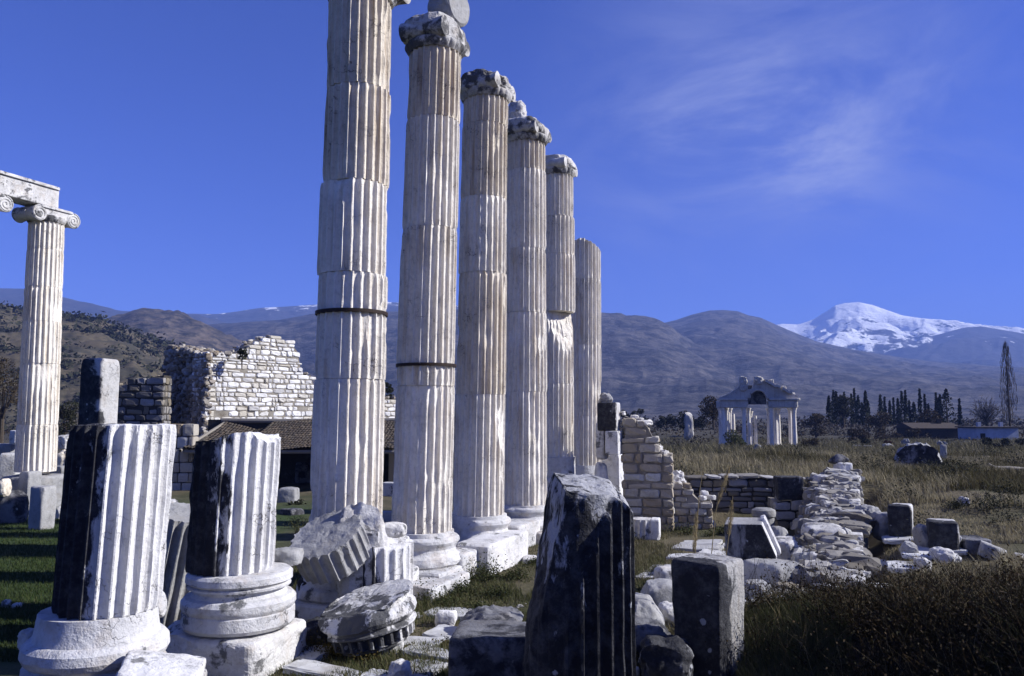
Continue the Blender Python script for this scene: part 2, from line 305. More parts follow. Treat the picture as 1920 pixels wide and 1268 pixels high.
# ---------------------------------------------------------------- geometry generators
def ring_quads(M, nr, off=0):
    i = np.arange(nr)[:, None] * M + np.arange(M)[None, :]; j = np.arange(nr)[:, None] * M + (np.arange(M)[None, :] + 1) % M
    return (np.stack([i, j, j + M, i + M], -1).reshape(-1, 4)) + off
def apply_cuts(P, cuts, seed, rough=0.035, f=4.0):
    if not cuts: return P
    nz = fbm(P * f, seed + 50, 4)
    for _ in range(2):
        for (p0, n) in cuts:
            n = np.array(n, float); n /= np.linalg.norm(n)
            d = (P - np.array(p0, float)) @ n + rough * nz
            P = P - n[None, :] * np.maximum(d, 0)[:, None]
    return P
def fluted(z0, z1, Rf, nf=24, dep=0.062, dz=0.09, seed=1, wear=0.5, chip=0.02, cuts=None, shear=(0, 0), top_rough=0.01, thr=0.40, fillet=0.12, rot=0.0, rough=0.035, spall=None):
    us = [0, fillet] + [fillet + (1 - fillet) * q for q in (0.10, 0.28, 0.5, 0.72, 0.90)]
    ds = [0, 0] + [dep * math.sqrt(max(0, 1 - (2 * q - 1) ** 2)) for q in (0.10, 0.28, 0.5, 0.72, 0.90)]
    u = (np.arange(nf)[:, None] + np.array(us)[None, :]).ravel() / nf * 2 * math.pi + rot
    d = np.tile(ds, nf); M = len(u)
    nr = max(3, int(round((z1 - z0) / dz))); zs = np.linspace(z0, z1, nr + 1)
    TH, ZZ = np.meshgrid(u, zs); DD = np.tile(d, (nr + 1, 1))
    R = np.vectorize(Rf)(zs)[:, None] * np.ones_like(TH)
    c, s = np.cos(TH), np.sin(TH)
    P = np.stack([R * c, R * s, ZZ], -1).reshape(-1, 3)
    n = fbm(P * np.array([2.4, 2.4, 1.1]), seed, 4)
    n2 = fbm(P * np.array([9, 9, 5.0]), seed + 3, 3)
    lim = R.ravel() - wear * np.maximum(0, n - thr) * 0.13 - 0.006 * (n2 + 0.3)
    ze = np.minimum(ZZ - z0, z1 - ZZ).ravel()
    lim -= chip * np.exp(-(ze / 0.035) ** 2) * (0.55 + 0.8 * np.maximum(0, n2)) + 0.05 * np.exp(-(ze / 0.12) ** 2) * np.maximum(0, n2 - 0.35)
    if spall is not None: lim = np.minimum(lim, R.ravel() - 0.5 * (1 - spall(P)) - spall(P) * 0.075 * (1 + 0.5 * n) + 0.5 * (1 - spall(P)) * 1.0)
    r = np.minimum((R - DD).ravel() + 0.004 * n2, lim)
    P = np.stack([r * c.ravel(), r * s.ravel(), ZZ.ravel()], -1)
    Q = [ring_quads(M, nr)]
    V = [P]; cnt = len(P)
    T = []
    for (base, sgn, rr) in ((0, -1, P[:M]), (nr * M, 1, P[nr * M:])):       # end faces, slightly rough
        prev = base
        cz = rr.mean(0)
        for q in (0.93, 0.82, 0.7, 0.58, 0.46, 0.34, 0.22, 0.1):
            dv = rr - cz; rad2 = np.linalg.norm(dv[:, :2], axis=1, keepdims=True); mr_ = rad2 * (0.35 if q > 0.9 else 0.0) + float(np.median(rad2)) * (0.65 if q > 0.9 else 1.0)
            X = cz + np.concatenate([dv[:, :2] / (rad2 + 1e-9) * mr_, dv[:, 2:]], 1) * q; X[:, 2] += top_rough * fbm(X * 6, seed + 9, 3)
            V.append(X); a = np.arange(M); b2 = (a + 1) % M
            qd = np.stack([prev + a, prev + b2, cnt + b2, cnt + a], -1)
            Q.append(qd if sgn > 0 else qd[:, ::-1]); prev = cnt; cnt += M
        V.append(cz[None, :]); a = np.arange(M); b2 = (a + 1) % M
        tt = np.stack([prev + a, prev + b2, np.full(M, cnt)], -1); T.append(tt if sgn > 0 else tt[:, ::-1]); cnt += 1
    V = np.concatenate(V)
    V = apply_cuts(V, cuts, seed, rough)
    V[:, 0] += shear[0] * V[:, 2]; V[:, 1] += shear[1] * V[:, 2]
    return V, np.concatenate(Q), np.concatenate(T)
def lathe(prof, seg=72, seed=1, wear=0.012, mod=None, cuts=None, sub=3):
    pr = []
    for (a, b) in zip(prof[:-1], prof[1:]):
        for q in range(sub): pr.append((a[0] + (b[0] - a[0]) * q / sub, a[1] + (b[1] - a[1]) * q / sub))
    pr.append(prof[-1]); pr = np.array(pr, float)
    th = np.arange(seg) / seg * 2 * math.pi
    r = pr[:, 0][:, None] * np.ones(seg)[None, :]; z = pr[:, 1][:, None] * np.ones(seg)[None, :]
    if mod is not None: r = r + mod(th[None, :], z)
    P = np.stack([r * np.cos(th), r * np.sin(th), z], -1).reshape(-1, 3)
    nn = fbm(P * 3.0, seed, 4); P[:, :2] *= (1 - wear * (np.maximum(0, nn - 0.1) * 4 + 0.4 * nn) )[:, None]
    Q = ring_quads(seg, len(pr) - 1); V = [P]; cnt = len(P); T = []
    for (base, sgn, zc) in ((0, -1, pr[0, 1]), ((len(pr) - 1) * seg, 1, pr[-1, 1])):
        V.append(np.array([[0, 0, zc]])); a = np.arange(seg); b2 = (a + 1) % seg
        tt = np.stack([base + a, base + b2, np.full(seg, cnt)], -1); T.append(tt if sgn > 0 else tt[:, ::-1]); cnt += 1
    V = apply_cuts(np.concatenate(V), cuts, seed, 0.03)
    return V, Q, np.concatenate(T)
_grid = {}
def cube_grid(n):
    if n in _grid: return _grid[n]
    pts = {}; V = []; Q = []
    def idx(p):
        k = tuple(np.round(p, 5))
        if k not in pts: pts[k] = len(V); V.append(k)
        return pts[k]
    g = np.linspace(-1, 1, n + 1)
    for ax in range(3):
        for sg in (-1, 1):
            for i in range(n):
                for j in range(n):
                    cs = []
                    for (a, b) in ((i, j), (i + 1, j), (i + 1, j + 1), (i, j + 1)):
                        p = [0, 0, 0]; p[ax] = sg; p[(ax + 1) % 3] = g[a]; p[(ax + 2) % 3] = g[b]; cs.append(idx(p))
                    Q.append(cs if sg > 0 else cs[::-1])
    _grid[n] = (np.array(V, float), np.array(Q)); return _grid[n]
def rock(dims, k=6.0, rough=0.05, seed=1, cuts=None, n=14, freq=2.2, ncut=None, taper=(0, 0)):
    if ncut is None: ncut = 9 if k <= 6.5 else (4 if k < 13 else 0)
    if k <= 6.5: rough *= 0.8; n = max(n, 18); freq = 3.6
    V, Q = cube_grid(n); V = np.sign(V) * np.abs(V) ** 0.85 if k > 4 else V
    P = V / (np.sum(np.abs(V) ** k, 1) ** (1.0 / k))[:, None]
    d = np.array(dims, float) / 2; md = float(np.min(d))
    P = P * d
    P[:, 0] *= 1 - taper[0] * (P[:, 2] / d[2]); P[:, 1] *= 1 - taper[1] * (P[:, 2] / d[2])
    rs = np.random.RandomState(seed)
    cs = list(cuts or [])
    for _ in range(ncut):
        v = rs.normal(size=3); v /= np.linalg.norm(v); sup = np.linalg.norm(np.abs(v) * d) if k > 6.5 else np.linalg.norm(v * d); dist_ = (rs.uniform(0.9, 0.99) * (np.sum((np.abs(v) * d) ** (k / (k - 1))) ** ((k - 1) / k))) if k > 6.5 else rs.uniform(0.74, 0.95) * (np.sum((np.abs(v) * d) ** (k / (k - 1))) ** ((k - 1) / k)); cs.append((v * dist_, v))
    P = apply_cuts(P, cs, seed, md * 0.05, 1.5 / md)
    nn = fbm(P * (freq / max(md * 2, 0.25)) , seed, 5, 0.55); n3 = fbm(P * (7 / max(md * 2, 0.25)), seed + 5, 3)
    dirn = P / (np.linalg.norm(P / d, axis=1)[:, None] + 1e-6) / d.max()
    nrm = V / np.linalg.norm(V, axis=1)[:, None]
    P = P + nrm * ((nn * rough + n3 * rough * 0.35) * (2 * md))[:, None]
    return P, Q
def box(c, d, rz=0.0):
    V = np.array([(x, y, z) for x in (-1, 1) for y in (-1, 1) for z in (-1, 1)], float) * np.array(d) / 2
    Q = [(0, 1, 3, 2), (4, 6, 7, 5), (0, 4, 5, 1), (2, 3, 7, 6), (0, 2, 6, 4), (1, 5, 7, 3)]
    return V @ Rz(rz).T + np.array(c), Q
def bbox_template(n=2):
    return cube_grid(n)
def pebble(c, d, rs, k=5.0, jit=0.12, n=3, rz=0.0):  # a small rounded block for masonry
    V, Q = cube_grid(n); V = np.sign(V) * np.abs(V) ** 0.6
    P = V / (np.sum(np.abs(V) ** k, 1) ** (1.0 / k))[:, None] * (np.array(d) / 2)
    P = P + rs.uniform(-1, 1, P.shape) * jit * min(d) * 0.35
    sk = rs.uniform(-1, 1, 3) * jit
    P[:, 2] += P[:, 0] * sk[0] * 0.3; P[:, 0] += P[:, 2] * sk[1] * 0.5
    return P @ Rz(rz).T + np.array(c), Q
def tube(pts, rs_, seg=8):
    pts = np.array(pts, float); n = len(pts); V = []
    for i in range(n):
        t = pts[min(i + 1, n - 1)] - pts[max(i - 1, 0)]; t /= np.linalg.norm(t) + 1e-9
        a = np.array((0, 0, 1.0)) if abs(t[2]) < 0.9 else np.array((1.0, 0, 0)); u = np.cross(t, a); u /= np.linalg.norm(u); v = np.cross(t, u)
        th = np.arange(seg) / seg * 2 * math.pi; r = rs_[i] if hasattr(rs_, '__len__') else rs_
        V.append(pts[i] + r * (np.cos(th)[:, None] * u + np.sin(th)[:, None] * v))
    return np.concatenate(V), ring_quads(seg, n - 1)[:, ::-1]
def prof_fn(pts):
    xs = [p[0] for p in pts]; ys = [p[1] for p in pts]
    return lambda x: np.interp(x, xs, ys)
def masonry(parent, L, T, top, seed, mats, ch=(0.2, 0.3), sl=(0.3, 0.6), z0=0.0, gap=0.022, rubble_top=0.0, proud=0.02, holes=0.0, k=6.0, name='stone_facing', corename='rubble_core'):
    """wall along local +x, front face at y=0 (towards -y), thickness T"""
    rs = np.random.RandomState(seed); tf = prof_fn(top); mb = MB(); zmax = max(p[1] for p in top)
    z = z0
    while z < zmax:
        h = rs.uniform(*ch)
        for side in (0, 1):
            x = rs.uniform(-0.1, 0.05)
            while x < L:
                l = rs.uniform(*sl); 
                if rs.rand() < 0.12: l *= 0.45
                xe = min(x + l, L + rs.uniform(-0.05, 0.05))
                if L - xe < 0.12: xe = L
                xm = (x + xe) / 2
                if xe - x > 0.06 and z + h * 0.6 < float(tf(xm)) and rs.rand() > holes:
                    dp = min(T * 0.48, rs.uniform(0.18, 0.32)); pr = rs.uniform(-proud, proud) * (2.5 if rs.rand() < 0.15 else 1)
                    yc = dp / 2 + pr if side == 0 else T - dp / 2 - pr
                    hh = h - gap * rs.uniform(0.6, 1.6)
                    if rs.rand() < 0.12: hh *= rs.uniform(0.6, 0.85)
                    P, Q = pebble((xm, yc, z + hh / 2 + rs.uniform(0, 0.01)), (xe - x - gap * rs.uniform(0.6, 1.5), dp, hh), rs, k * rs.uniform(0.6, 1.3), 0.22)
                    mb.add(P, Q)
                x = xe
        for xe_, s_ in ((0.0, 1), (L, -1)):             # ends
            y = 0.2
            while y < T - 0.2:
                l = rs.uniform(0.2, 0.4)
                if z + h * 0.6 < float(tf(min(max(xe_, 0.15), L - 0.15))):
                    P, Q = pebble((xe_ + s_ * 0.12 + rs.uniform(-0.05, 0.02), y + l / 2, z + h / 2), (0.26, l - gap, h - gap), rs, k, 0.15); mb.add(P, Q)
                y += l
        z += h
    mb.build(name, mats[0], parent)
    cb = MB(); n = max(4, int(L / 0.3)); e = 0.05
    xs = np.linspace(e, L - e, n + 1); zt = np.array([max(0.02, float(tf(x)) - 0.09) for x in xs])
    Vc = []
    for x, zz in zip(xs, zt): Vc += [(x, e, z0 - 0.05), (x, T - e, z0 - 0.05), (x, T - e, zz), (x, e, zz)]
    Qc = []
    for i in range(n):
        a = i * 4; b = a + 4
        for q in range(4): r = (q + 1) % 4; Qc.append((a + q, a + r, b + r, b + q))
    Qc += [(3, 2, 1, 0), (n * 4, n * 4 + 1, n * 4 + 2, n * 4 + 3)]
    cb.add(Vc, Qc); cb.build(corename, mats[1], parent)
    if 0 < rubble_top <= 30:
        for _ in range(int(rubble_top * 0.6)):
            x = rs.uniform(0, L); s = rs.uniform(0.08, 0.22); P, Q = pebble((0, 0, 0), (s * rs.uniform(0.8, 1.6), s, s * rs.uniform(0.5, 1)), rs, 3.5, 0.25, 4, rs.uniform(0, 3))
            q_ = MB(); q_.add(P, Q); q_.build('loose_stone', [mats[2]], parent, (x, rs.uniform(0.1, T - 0.1), float(tf(x)) - 0.02 + rs.uniform(-0.05, 0.06)))
    elif rubble_top > 0:
        rb = MB()
        for _ in range(int(rubble_top)):
            x = rs.uniform(0, L); s = rs.uniform(0.07, 0.22)
            P, Q = pebble((x, rs.uniform(0.1, T - 0.1), float(tf(x)) - 0.02 + rs.uniform(-0.05, 0.1)), (s * rs.uniform(0.8, 1.6), s, s * rs.uniform(0.5, 1)), rs, 3.5, 0.25, 3, rs.uniform(0, 3)); rb.add(P, Q)
        rb.build('loose_top_stones', mats[2] if len(mats) > 2 else mats[0], parent)
def blades(P, h, wd, seed, lean=0.35, wind=(-0.15, 0.05)):
    rs = np.random.RandomState(seed); n = len(P); P = np.asarray(P, float)
    h = h * rs.uniform(0.5, 1.25, n); a = rs.uniform(0, 2 * math.pi, n); wv = wd * rs.uniform(0.6, 1.3, n)
    dx = np.stack([np.cos(a), np.sin(a), np.zeros(n)], -1) * (wv / 2)[:, None]
    la = rs.uniform(0, 2 * math.pi, n); lm = lean * rs.uniform(0.1, 1.2, n) * h
    off = np.stack([np.cos(la) * lm + wind[0] * h, np.sin(la) * lm + wind[1] * h, np.zeros(n)], -1)
    mid = P + off * 0.32; mid[:, 2] += h * 0.55; tip = P + off; tip[:, 2] += h * 0.97
    V = np.stack([P - dx, P + dx, mid + dx * 0.7, mid - dx * 0.7, tip], 1).reshape(-1, 3)
    i = np.arange(n) * 5
    return V, np.stack([i, i + 1, i + 2, i + 3], -1), np.stack([i + 3, i + 2, i + 4], -1)
def cards(P, size, seed, flat=0.0, asp=0.6):
    rs = np.random.RandomState(seed); n = len(P); P = np.asarray(P, float)
    a = rs.normal(size=(n, 3)); a[:, 2] *= (1 - flat); a /= np.linalg.norm(a, axis=1)[:, None]
    b = np.cross(a, rs.normal(size=(n, 3))); b /= np.linalg.norm(b, axis=1)[:, None]
    s = (size * rs.uniform(0.5, 1.4, n))[:, None] / 2
    V = np.stack([P - a * s, P + b * s * asp, P + a * s, P - b * s * asp], 1).reshape(-1, 3)
    i = np.arange(n) * 4
    return V, np.stack([i, i + 1, i + 2, i + 3], -1)

# ---------------------------------------------------------------- the ground
def terrain(X, Y):
    X = np.asarray(X, float); Y = np.asarray(Y, float)
    hr = np.interp(Y, [0, 6, 8, 10.5, 13.5, 16, 20, 30, 45, 70, 100, 200, 600], [1.25, 1.25, 0.95, 0.5, 0.36, 0.46, 0.8, 0.75, 0.25, -0.5, -1.2, -1.5, -1.5])
    hl = np.interp(Y, [0, 26, 40, 80, 200], [0, 0, -0.3, -1.0, -1.5])
    d = X - (6.3 + 0.42 * (Y - 14))
    m1 = sstep(-0.3, 0.8, d) * sstep(10.5, 13, Y)
    m2 = sstep(21.6, 22.6, Y) * sstep(3.4, 5.2, X)
    m3 = sstep(2.4, 4.2, X + 0.25 * (Y - 9)) * (1 - sstep(10.5, 13, Y))
    m4 = (1 - sstep(3.5, 5.5, Y))          # the rise the photographer stands on
    m = np.maximum(np.maximum(m1, m2), np.maximum(m3, m4))
    h = hl * (1 - m) + hr * m
    P = np.stack([X.ravel(), Y.ravel(), np.zeros(X.size)], -1)
    h = h + (np.maximum(m1, m2) * sstep(17, 24, Y) * sstep(90, 60, Y)) * (0.42 * fbm(P * 0.16, 15, 3).reshape(X.shape))
    r = np.sqrt(X.ravel() ** 2 + Y.ravel() ** 2)
    amp = np.interp(r, [0, 10, 30, 100, 600, 3000], [0.03, 0.04, 0.12, 0.35, 1.0, 2.0])
    h = h + (amp * fbm(P * 0.35, 5, 3) * 0.7 + 0.025 * fbm(P * 2.2, 6, 3)).reshape(X.shape) * (1 - 0.6 * (1 - m) * (Y < 30))
    return h
def th(x, y): return float(terrain(np.array([x]), np.array([y]))[0])
def rest(px, py, dz=0.0):          # distance at which that sight line meets the ground
    d = ray(px, py); Y = np.linspace(6, 140, 6000); t_ = Y / d.y
    gap = CAM.z + d.z * t_ - terrain(d.x * t_, Y) - dz
    k = np.argmax(gap < 0); return float(Y[k]) if gap[k] < 0 else 999.0
na = 300
rr = np.concatenate([np.linspace(0.3, 6, 16), np.geomspace(6.15, 60, 190)[0:], np.geomspace(63, 15000, 60)])
azs = np.concatenate([np.linspace(-180, -62, 30)[:-1], np.linspace(-62, 62, na), np.linspace(62, 180, 30)[1:-1]])
A, Rr = np.meshgrid(np.radians(azs), rr)
GX, GY = Rr * np.sin(A), Rr * np.cos(A)
GZ = terrain(GX, GY); GZ = np.where(Rr > 800, -1.5, GZ)
m_ = len(azs)
gq = ring_quads(m_, len(rr) - 1)
gm, t, b = base_mat('dry_soil_and_turf', 0.95)
g = N(t, 'ShaderNodeNewGeometry'); pos = g.outputs['Position']
n1 = noise(t, pos, None, 0.35, 6, 0.65); n2 = noise(t, pos, None, 3.5, 8, 0.7); n3 = noise(t, pos, None, 18, 6, 0.7); n4 = noise(t, pos, None, 0.02, 6, 0.6)
c = mix(t, rng(t, n2, 0.35, 0.7), (0.075, 0.06, 0.035), (0.16, 0.135, 0.085))
c = mix(t, rng(t, n1, 0.42, 0.62), c, (0.05, 0.052, 0.024))
c = mix(t, rng(t, n3, 0.5, 0.75, 0, 0.7), c, (0.035, 0.028, 0.018))
sep = N(t, 'ShaderNodeSeparateXYZ'); t.links.new(pos, sep.inputs[0])
lw = math2(t, 'MULTIPLY', rng(t, sep.outputs[0], -4.5, -6.5), rng(t, sep.outputs[1], 32, 24))
c = mix(t, lw, c, mix(t, rng(t, n2, 0.35, 0.7), (0.03, 0.052, 0.014), (0.05, 0.07, 0.022)))
far = mix(t, rng(t, n4, 0.4, 0.6), (0.06, 0.052, 0.034), (0.028, 0.027, 0.018))
c = mix(t, rng(t, sep.outputs[1], 45, 110), c, far)
t.links.new(c, b.inputs['Base Color']); bump(t, b, math2(t, 'ADD', n2, n3), 0.05, 0.8)
go = link('ground', mesh_np('ground', np.stack([GX.ravel(), GY.ravel(), GZ.ravel()], -1), gq, None, gm, True)); tag(go, kind='structure')
if go.data.polygons[200 * m_].normal.z < 0: go.data.flip_normals()

# ---------------------------------------------------------------- hills
def hillmat(name, c1, c2, c3, sc, veg=0.5, snow=None, bumpd=6.0):
    m, t, b = base_mat(name, 0.95); g = N(t, 'ShaderNodeNewGeometry'); v = g.outputs['Position']
    mpn = N(t, 'ShaderNodeMapping'); mpn.inputs['Scale'].default_value = (1, 1, 2.2); t.links.new(v, mpn.inputs[0]); v2 = mpn.outputs[0]
    a = noise(t, v2, None, sc * 0.22, 6, 0.62); f = noise(t, v2, None, sc, 8, 0.7); g2 = noise(t, v2, None, sc * 3.2, 6, 0.7)
    c = mix(t, rng(t, a, 0.38, 0.62), c1, c2)
    c = mix(t, rng(t, f, 0.50 - 0.05 * veg, 0.57, 0, 0.95), c, c3)
    c = mix(t, rng(t, g2, 0.52, 0.62, 0, 0.65), c, tuple(x * 0.5 for x in c3))
    c = mix(t, rng(t, g2, 0.44, 0.34, 0, 0.5), c, tuple(x * 1.7 for x in c1))
    if snow:
        sp = N(t, 'ShaderNodeSeparateXYZ'); t.links.new(v, sp.inputs[0]); ns = N(t, 'ShaderNodeSeparateXYZ'); t.links.new(g.outputs['Normal'], ns.inputs[0])
        val = math2(t, 'ADD', rng(t, sp.outputs[2], snow[0], snow[1], -0.35, 0.75), math2(t, 'MULTIPLY', math2(t, 'SUBTRACT', f, 0.5), 5.5))
        val = math2(t, 'ADD', val, math2(t, 'MULTIPLY', math2(t, 'SUBTRACT', a, 0.5), 1.4))
        c = mix(t, rng(t, val, snow[2], snow[2] + 0.14), c, (0.78, 0.79, 0.82))
    t.links.new(c, b.inputs['Base Color']); bump(t, b, math2(t, 'ADD', f, math2(t, 'MULTIPLY', a, 2.0)), bumpd, 0.9)
    return m
def hill(name, prof, D, Db, mat, amp, nfreq, seed, na=260, ntt=60, zb=-3.0, back=0.35, ridgef=None, shape=1.0):
    xs = np.linspace(prof[0][0], prof[-1][0], na); ys = np.interp(xs, [p[0] for p in prof], [p[1] for p in prof])
    zr = np.array([at(x, y, D).z for x, y in zip(xs, ys)]); ax = np.array([(x - 960) / FPX for x in xs])
    tt = np.concatenate([np.linspace(0, 1, ntt), np.linspace(1, 1 + back * 2, ntt // 3)[1:]])
    V = []
    for q in tt:
        Yq = Db + (D - Db) * min(q, 1) + max(0, q - 1) * (D - Db)
        Yv = np.full(na, Yq); X = ax * Yv * 1.0 * (math.cos(PITCH))
        s = q ** shape if q <= 1 else 1 - (q - 1) / (2 * back) * 0.9
        Z = zb + (zr - zb) * (s if q > 1 else (0.75 * s + 0.25 * s * s * (3 - 2 * s)))
        V.append(np.stack([X, Yv, Z], -1))
    V = np.concatenate(V); q_ = np.repeat(tt, na)
    env = np.clip(np.minimum(q_ * 4, 1) * np.clip(np.abs(1 - q_) * 5 + 0.06, 0, 1), 0, 1)
    rn = 1 - np.abs(fbm(V * nfreq, seed, 5)) * 2
    gx_ = np.tile(ax * D * nfreq * 2.6, len(tt)); gl = 1 - np.abs(fbm(np.stack([gx_ + 0.6 * fbm(V * nfreq, seed + 8, 2), q_ * 2.2, gx_ * 0], -1), seed + 11, 4)) * 2
    V[:, 2] += amp * 0.20 * env * gl * np.clip(1.15 - q_ * 0.6, 0.2, 1)
    V[:, 2] += amp * 0.9 * env * (0.8 * rn + 0.5 * fbm(V * nfreq * 0.4, seed + 3, 3))
    n = len(tt); i = np.arange(n - 1)[:, None] * na + np.arange(na - 1)[None, :]
    Q = np.stack([i, i + 1, i + 1 + na, i + na], -1).reshape(-1, 4)
    o = link(name, mesh_np(name, V, Q, None, mat, True)); tag(o, kind='structure'); return o
H_near = hillmat('near_hill_scrub', (0.10, 0.082, 0.05), (0.075, 0.062, 0.04), (0.045, 0.042, 0.028), 0.05, 0.3, None, 1.0)
H_mid = hillmat('mid_hill_scrub', (0.12, 0.095, 0.07), (0.065, 0.055, 0.044), (0.02, 0.02, 0.018), 0.06, 0.8, None, 4.0)
H_far = hillmat('hump_hill_scrub', (0.10, 0.09, 0.082), (0.055, 0.051, 0.05), (0.018, 0.018, 0.02), 0.026, 0.9, None, 10.0)
H_ridge = hillmat('bare_ridge', (0.05, 0.045, 0.04), (0.035, 0.033, 0.032), (0.02, 0.02, 0.022), 0.01, 0.7, None, 14.0)
H_dust = hillmat('snow_dusted_ridge', (0.05, 0.045, 0.045), (0.035, 0.034, 0.036), (0.02, 0.02, 0.022), 0.012, 0.7, (380, 500, 0.62), 14.0)
H_snow = hillmat('snow_mountain', (0.05, 0.05, 0.055), (0.035, 0.035, 0.042), (0.025, 0.025, 0.03), 0.010, 0.5, (230, 640, -0.12), 30.0)
H_blue = hillmat('far_shoulder', (0.04, 0.04, 0.045), (0.03, 0.03, 0.035), (0.022, 0.022, 0.027), 0.009, 0.5, (250, 900, 0.55), 16.0)
hill('hill', [(-260, 560), (-60, 566), (0, 573), (60, 588), (115, 593), (180, 601), (240, 621), (290, 645), (330, 668), (400, 692), (520, 730), (700, 765), (900, 785)], 420, 170, H_near, 5, 0.02, 3, 300, 60)
hill('hill', [(-100, 700), (60, 660), (150, 628), (200, 600), (235, 588), (262, 583), (320, 592), (370, 606), (430, 640), (520, 690), (640, 740), (800, 780)], 1100, 450, H_mid, 16, 0.006, 13, 260, 60)
hill('hill', [(150, 720), (300, 652), (380, 612), (450, 604), (520, 600), (590, 588), (660, 586), (740, 585), (860, 580), (1000, 582), (1125, 590), (1180, 597), (1235, 607), (1300, 640), (1450, 720)], 1900, 800, H_far, 22, 0.0032, 23, 300, 60)
hill('mountain_ridge', [(-300, 550), (-80, 541), (30, 542), (70, 548), (115, 560), (170, 574), (212, 583), (300, 589), (400, 605), (500, 640), (600, 700)], 2900, 1700, H_ridge, 50, 0.0018, 33, 320, 50)
hill('mountain_ridge', [(120, 640), (212, 592), (300, 587), (400, 588), (440, 583), (480, 577), (540, 574), (590, 571), (700, 566), (900, 575), (1150, 600), (1400, 660)], 3500, 2100, H_dust, 50, 0.0016, 35, 320, 50)
hill('hill', [(1040, 690), (1150, 640), (1205, 616), (1240, 607), (1270, 600), (1300, 590), (1335, 582), (1360, 581), (1388, 583), (1408, 591), (1432, 596), (1460, 609), (1490, 622), (1535, 640), (1600, 655), (1700, 672), (1800, 683), (1920, 690), (2150, 704), (2400, 740)], 2600, 560, H_far, 22, 0.0026, 43, 420, 110, shape=1.35)
hill('snow_mountain', [(1250, 690), (1380, 632), (1440, 612), (1470, 607), (1500, 609), (1530, 600), (1558, 584), (1575, 573), (1592, 569), (1618, 567), (1645, 573), (1680, 585), (1700, 592), (1735, 597), (1790, 603), (1850, 611), (1920, 618), (2050, 645), (2250, 700)], 4700, 2900, H_snow, 110, 0.0016, 53, 460, 110)
hill('mountain_ridge', [(1520, 720), (1640, 670), (1700, 645), (1740, 634), (1770, 626), (1800, 618), (1825, 613), (1850, 613), (1880, 618), (1920, 626), (2050, 640), (2300, 700)], 3900, 2300, H_blue, 60, 0.0018, 63, 260, 60)

# ================================================================ THE COLUMN ROW
def column(label, px, Y, ptop, joints, ybot, R=(0.55, 0.50), mats=None, band=None, seed=1, wear=0.5, cuts_by_drum=None, group='columns of the standing row', base='full', cap=None, top_break=False, ztop_extra=None, offsets=None):
    b0 = at(px, ybot, Y); zb = b0.z
    tpx, tpy = ptop; t0 = at(tpx, tpy, Y); lean = (t0.x - b0.x) / (t0.z - zb)
    root = thing('fluted_column', label, 'column', (b0.x, Y, 0), TW, group)
    zs = [at(px + (tpx - px) * 0.5, y, Y).z for y in joints] + [zb]
    zs = sorted(zs); H = zs[-1] - zs[0]
    Rf = lambda z: R[0] + (R[1] - R[0]) * max(0, min(1, (z - zb) / 8.7)) ** 1.25
    rs = random.Random(seed)
    lx = lean * math.cos(TW); ly = -lean * math.sin(TW)     # the lean, in the column's own frame
    for i in range(len(zs) - 1):
        z0, z1 = zs[i], zs[i + 1] - 0.006
        f = (cuts_by_drum or {}).get(i)
        V, Q, T = fluted(z0, z1, Rf, seed=seed * 31 + i, wear=wear * (1.25 if i < 2 else 0.9), cuts=f, dz=0.085 if Y < 18 else 0.11, rough=0.05)
        ox, oy = (offsets or {}).get(i, (rs.uniform(-0.012, 0.012), rs.uniform(-0.012, 0.012)))
        V[:, 0] += ox + lx * (V[:, 2] - zb); V[:, 1] += oy + ly * (V[:, 2] - zb)
        m = (mats or {}).get(i, M_col)
        link('drum', mesh_np('drum', V, Q, T, m, False), root)
    if band is not None:
        zc = at(px + (tpx - px) * 0.4, band, Y).z; r = Rf(zc) + 0.008
        V, Q, T = lathe([(r, zc - 0.026), (r + 0.01, zc - 0.026), (r + 0.01, zc + 0.026), (r, zc + 0.026)], 72, 3, 0.0, sub=1)
        V[:, 0] += lx * (zc - zb); V[:, 1] += ly * (zc - zb)
        link('iron_band', mesh_np('iron_band', V, Q, T, M_iron, True), root)
    z = zb
    if base:
        k = R[0] / 0.55
        prof = [(0.4, 0.26), (0.70, 0.26), (0.745, 0.30), (0.755, 0.36), (0.73, 0.42), (0.66, 0.45), (0.625, 0.49), (0.615, 0.55), (0.64, 0.60), (0.665, 0.63), (0.69, 0.67), (0.685, 0.72), (0.65, 0.755), (0.60, 0.765), (0.595, zb - 0.004), (0.3, zb - 0.004)]
        prof = [(r * k, zz + (zb - 0.78)) for r, zz in prof]
        cuts = None
        if base == 'broken': cuts = [((-0.25, -0.50, 0.5), (-0.35, -0.93, 0.1))]
        if base == 'chipped': cuts = [((-0.5, -0.42, 0.5), (-0.72, -0.68, 0.2))]
        V, Q, T = lathe(prof, 80, seed, 0.02, cuts=cuts)
        link('column_base', mesh_np('column_base', V, Q, T, M_base, True), root)
        V, Q = rock((1.56, 1.56, 0.5 + zb - 0.78), 14, 0.012, seed + 5, n=12); V[:, 2] += 0.01 + (zb - 0.78) / 2
        link('plinth', mesh_np('plinth', V, Q, None, M_base), root)
    ztop = zs[-1]; tx, ty = lx * (ztop - zb), ly * (ztop - zb)
    if cap: cap(root, (tx, ty), ztop, Rf(ztop))
    return root, (b0.x, Y), ztop, lean
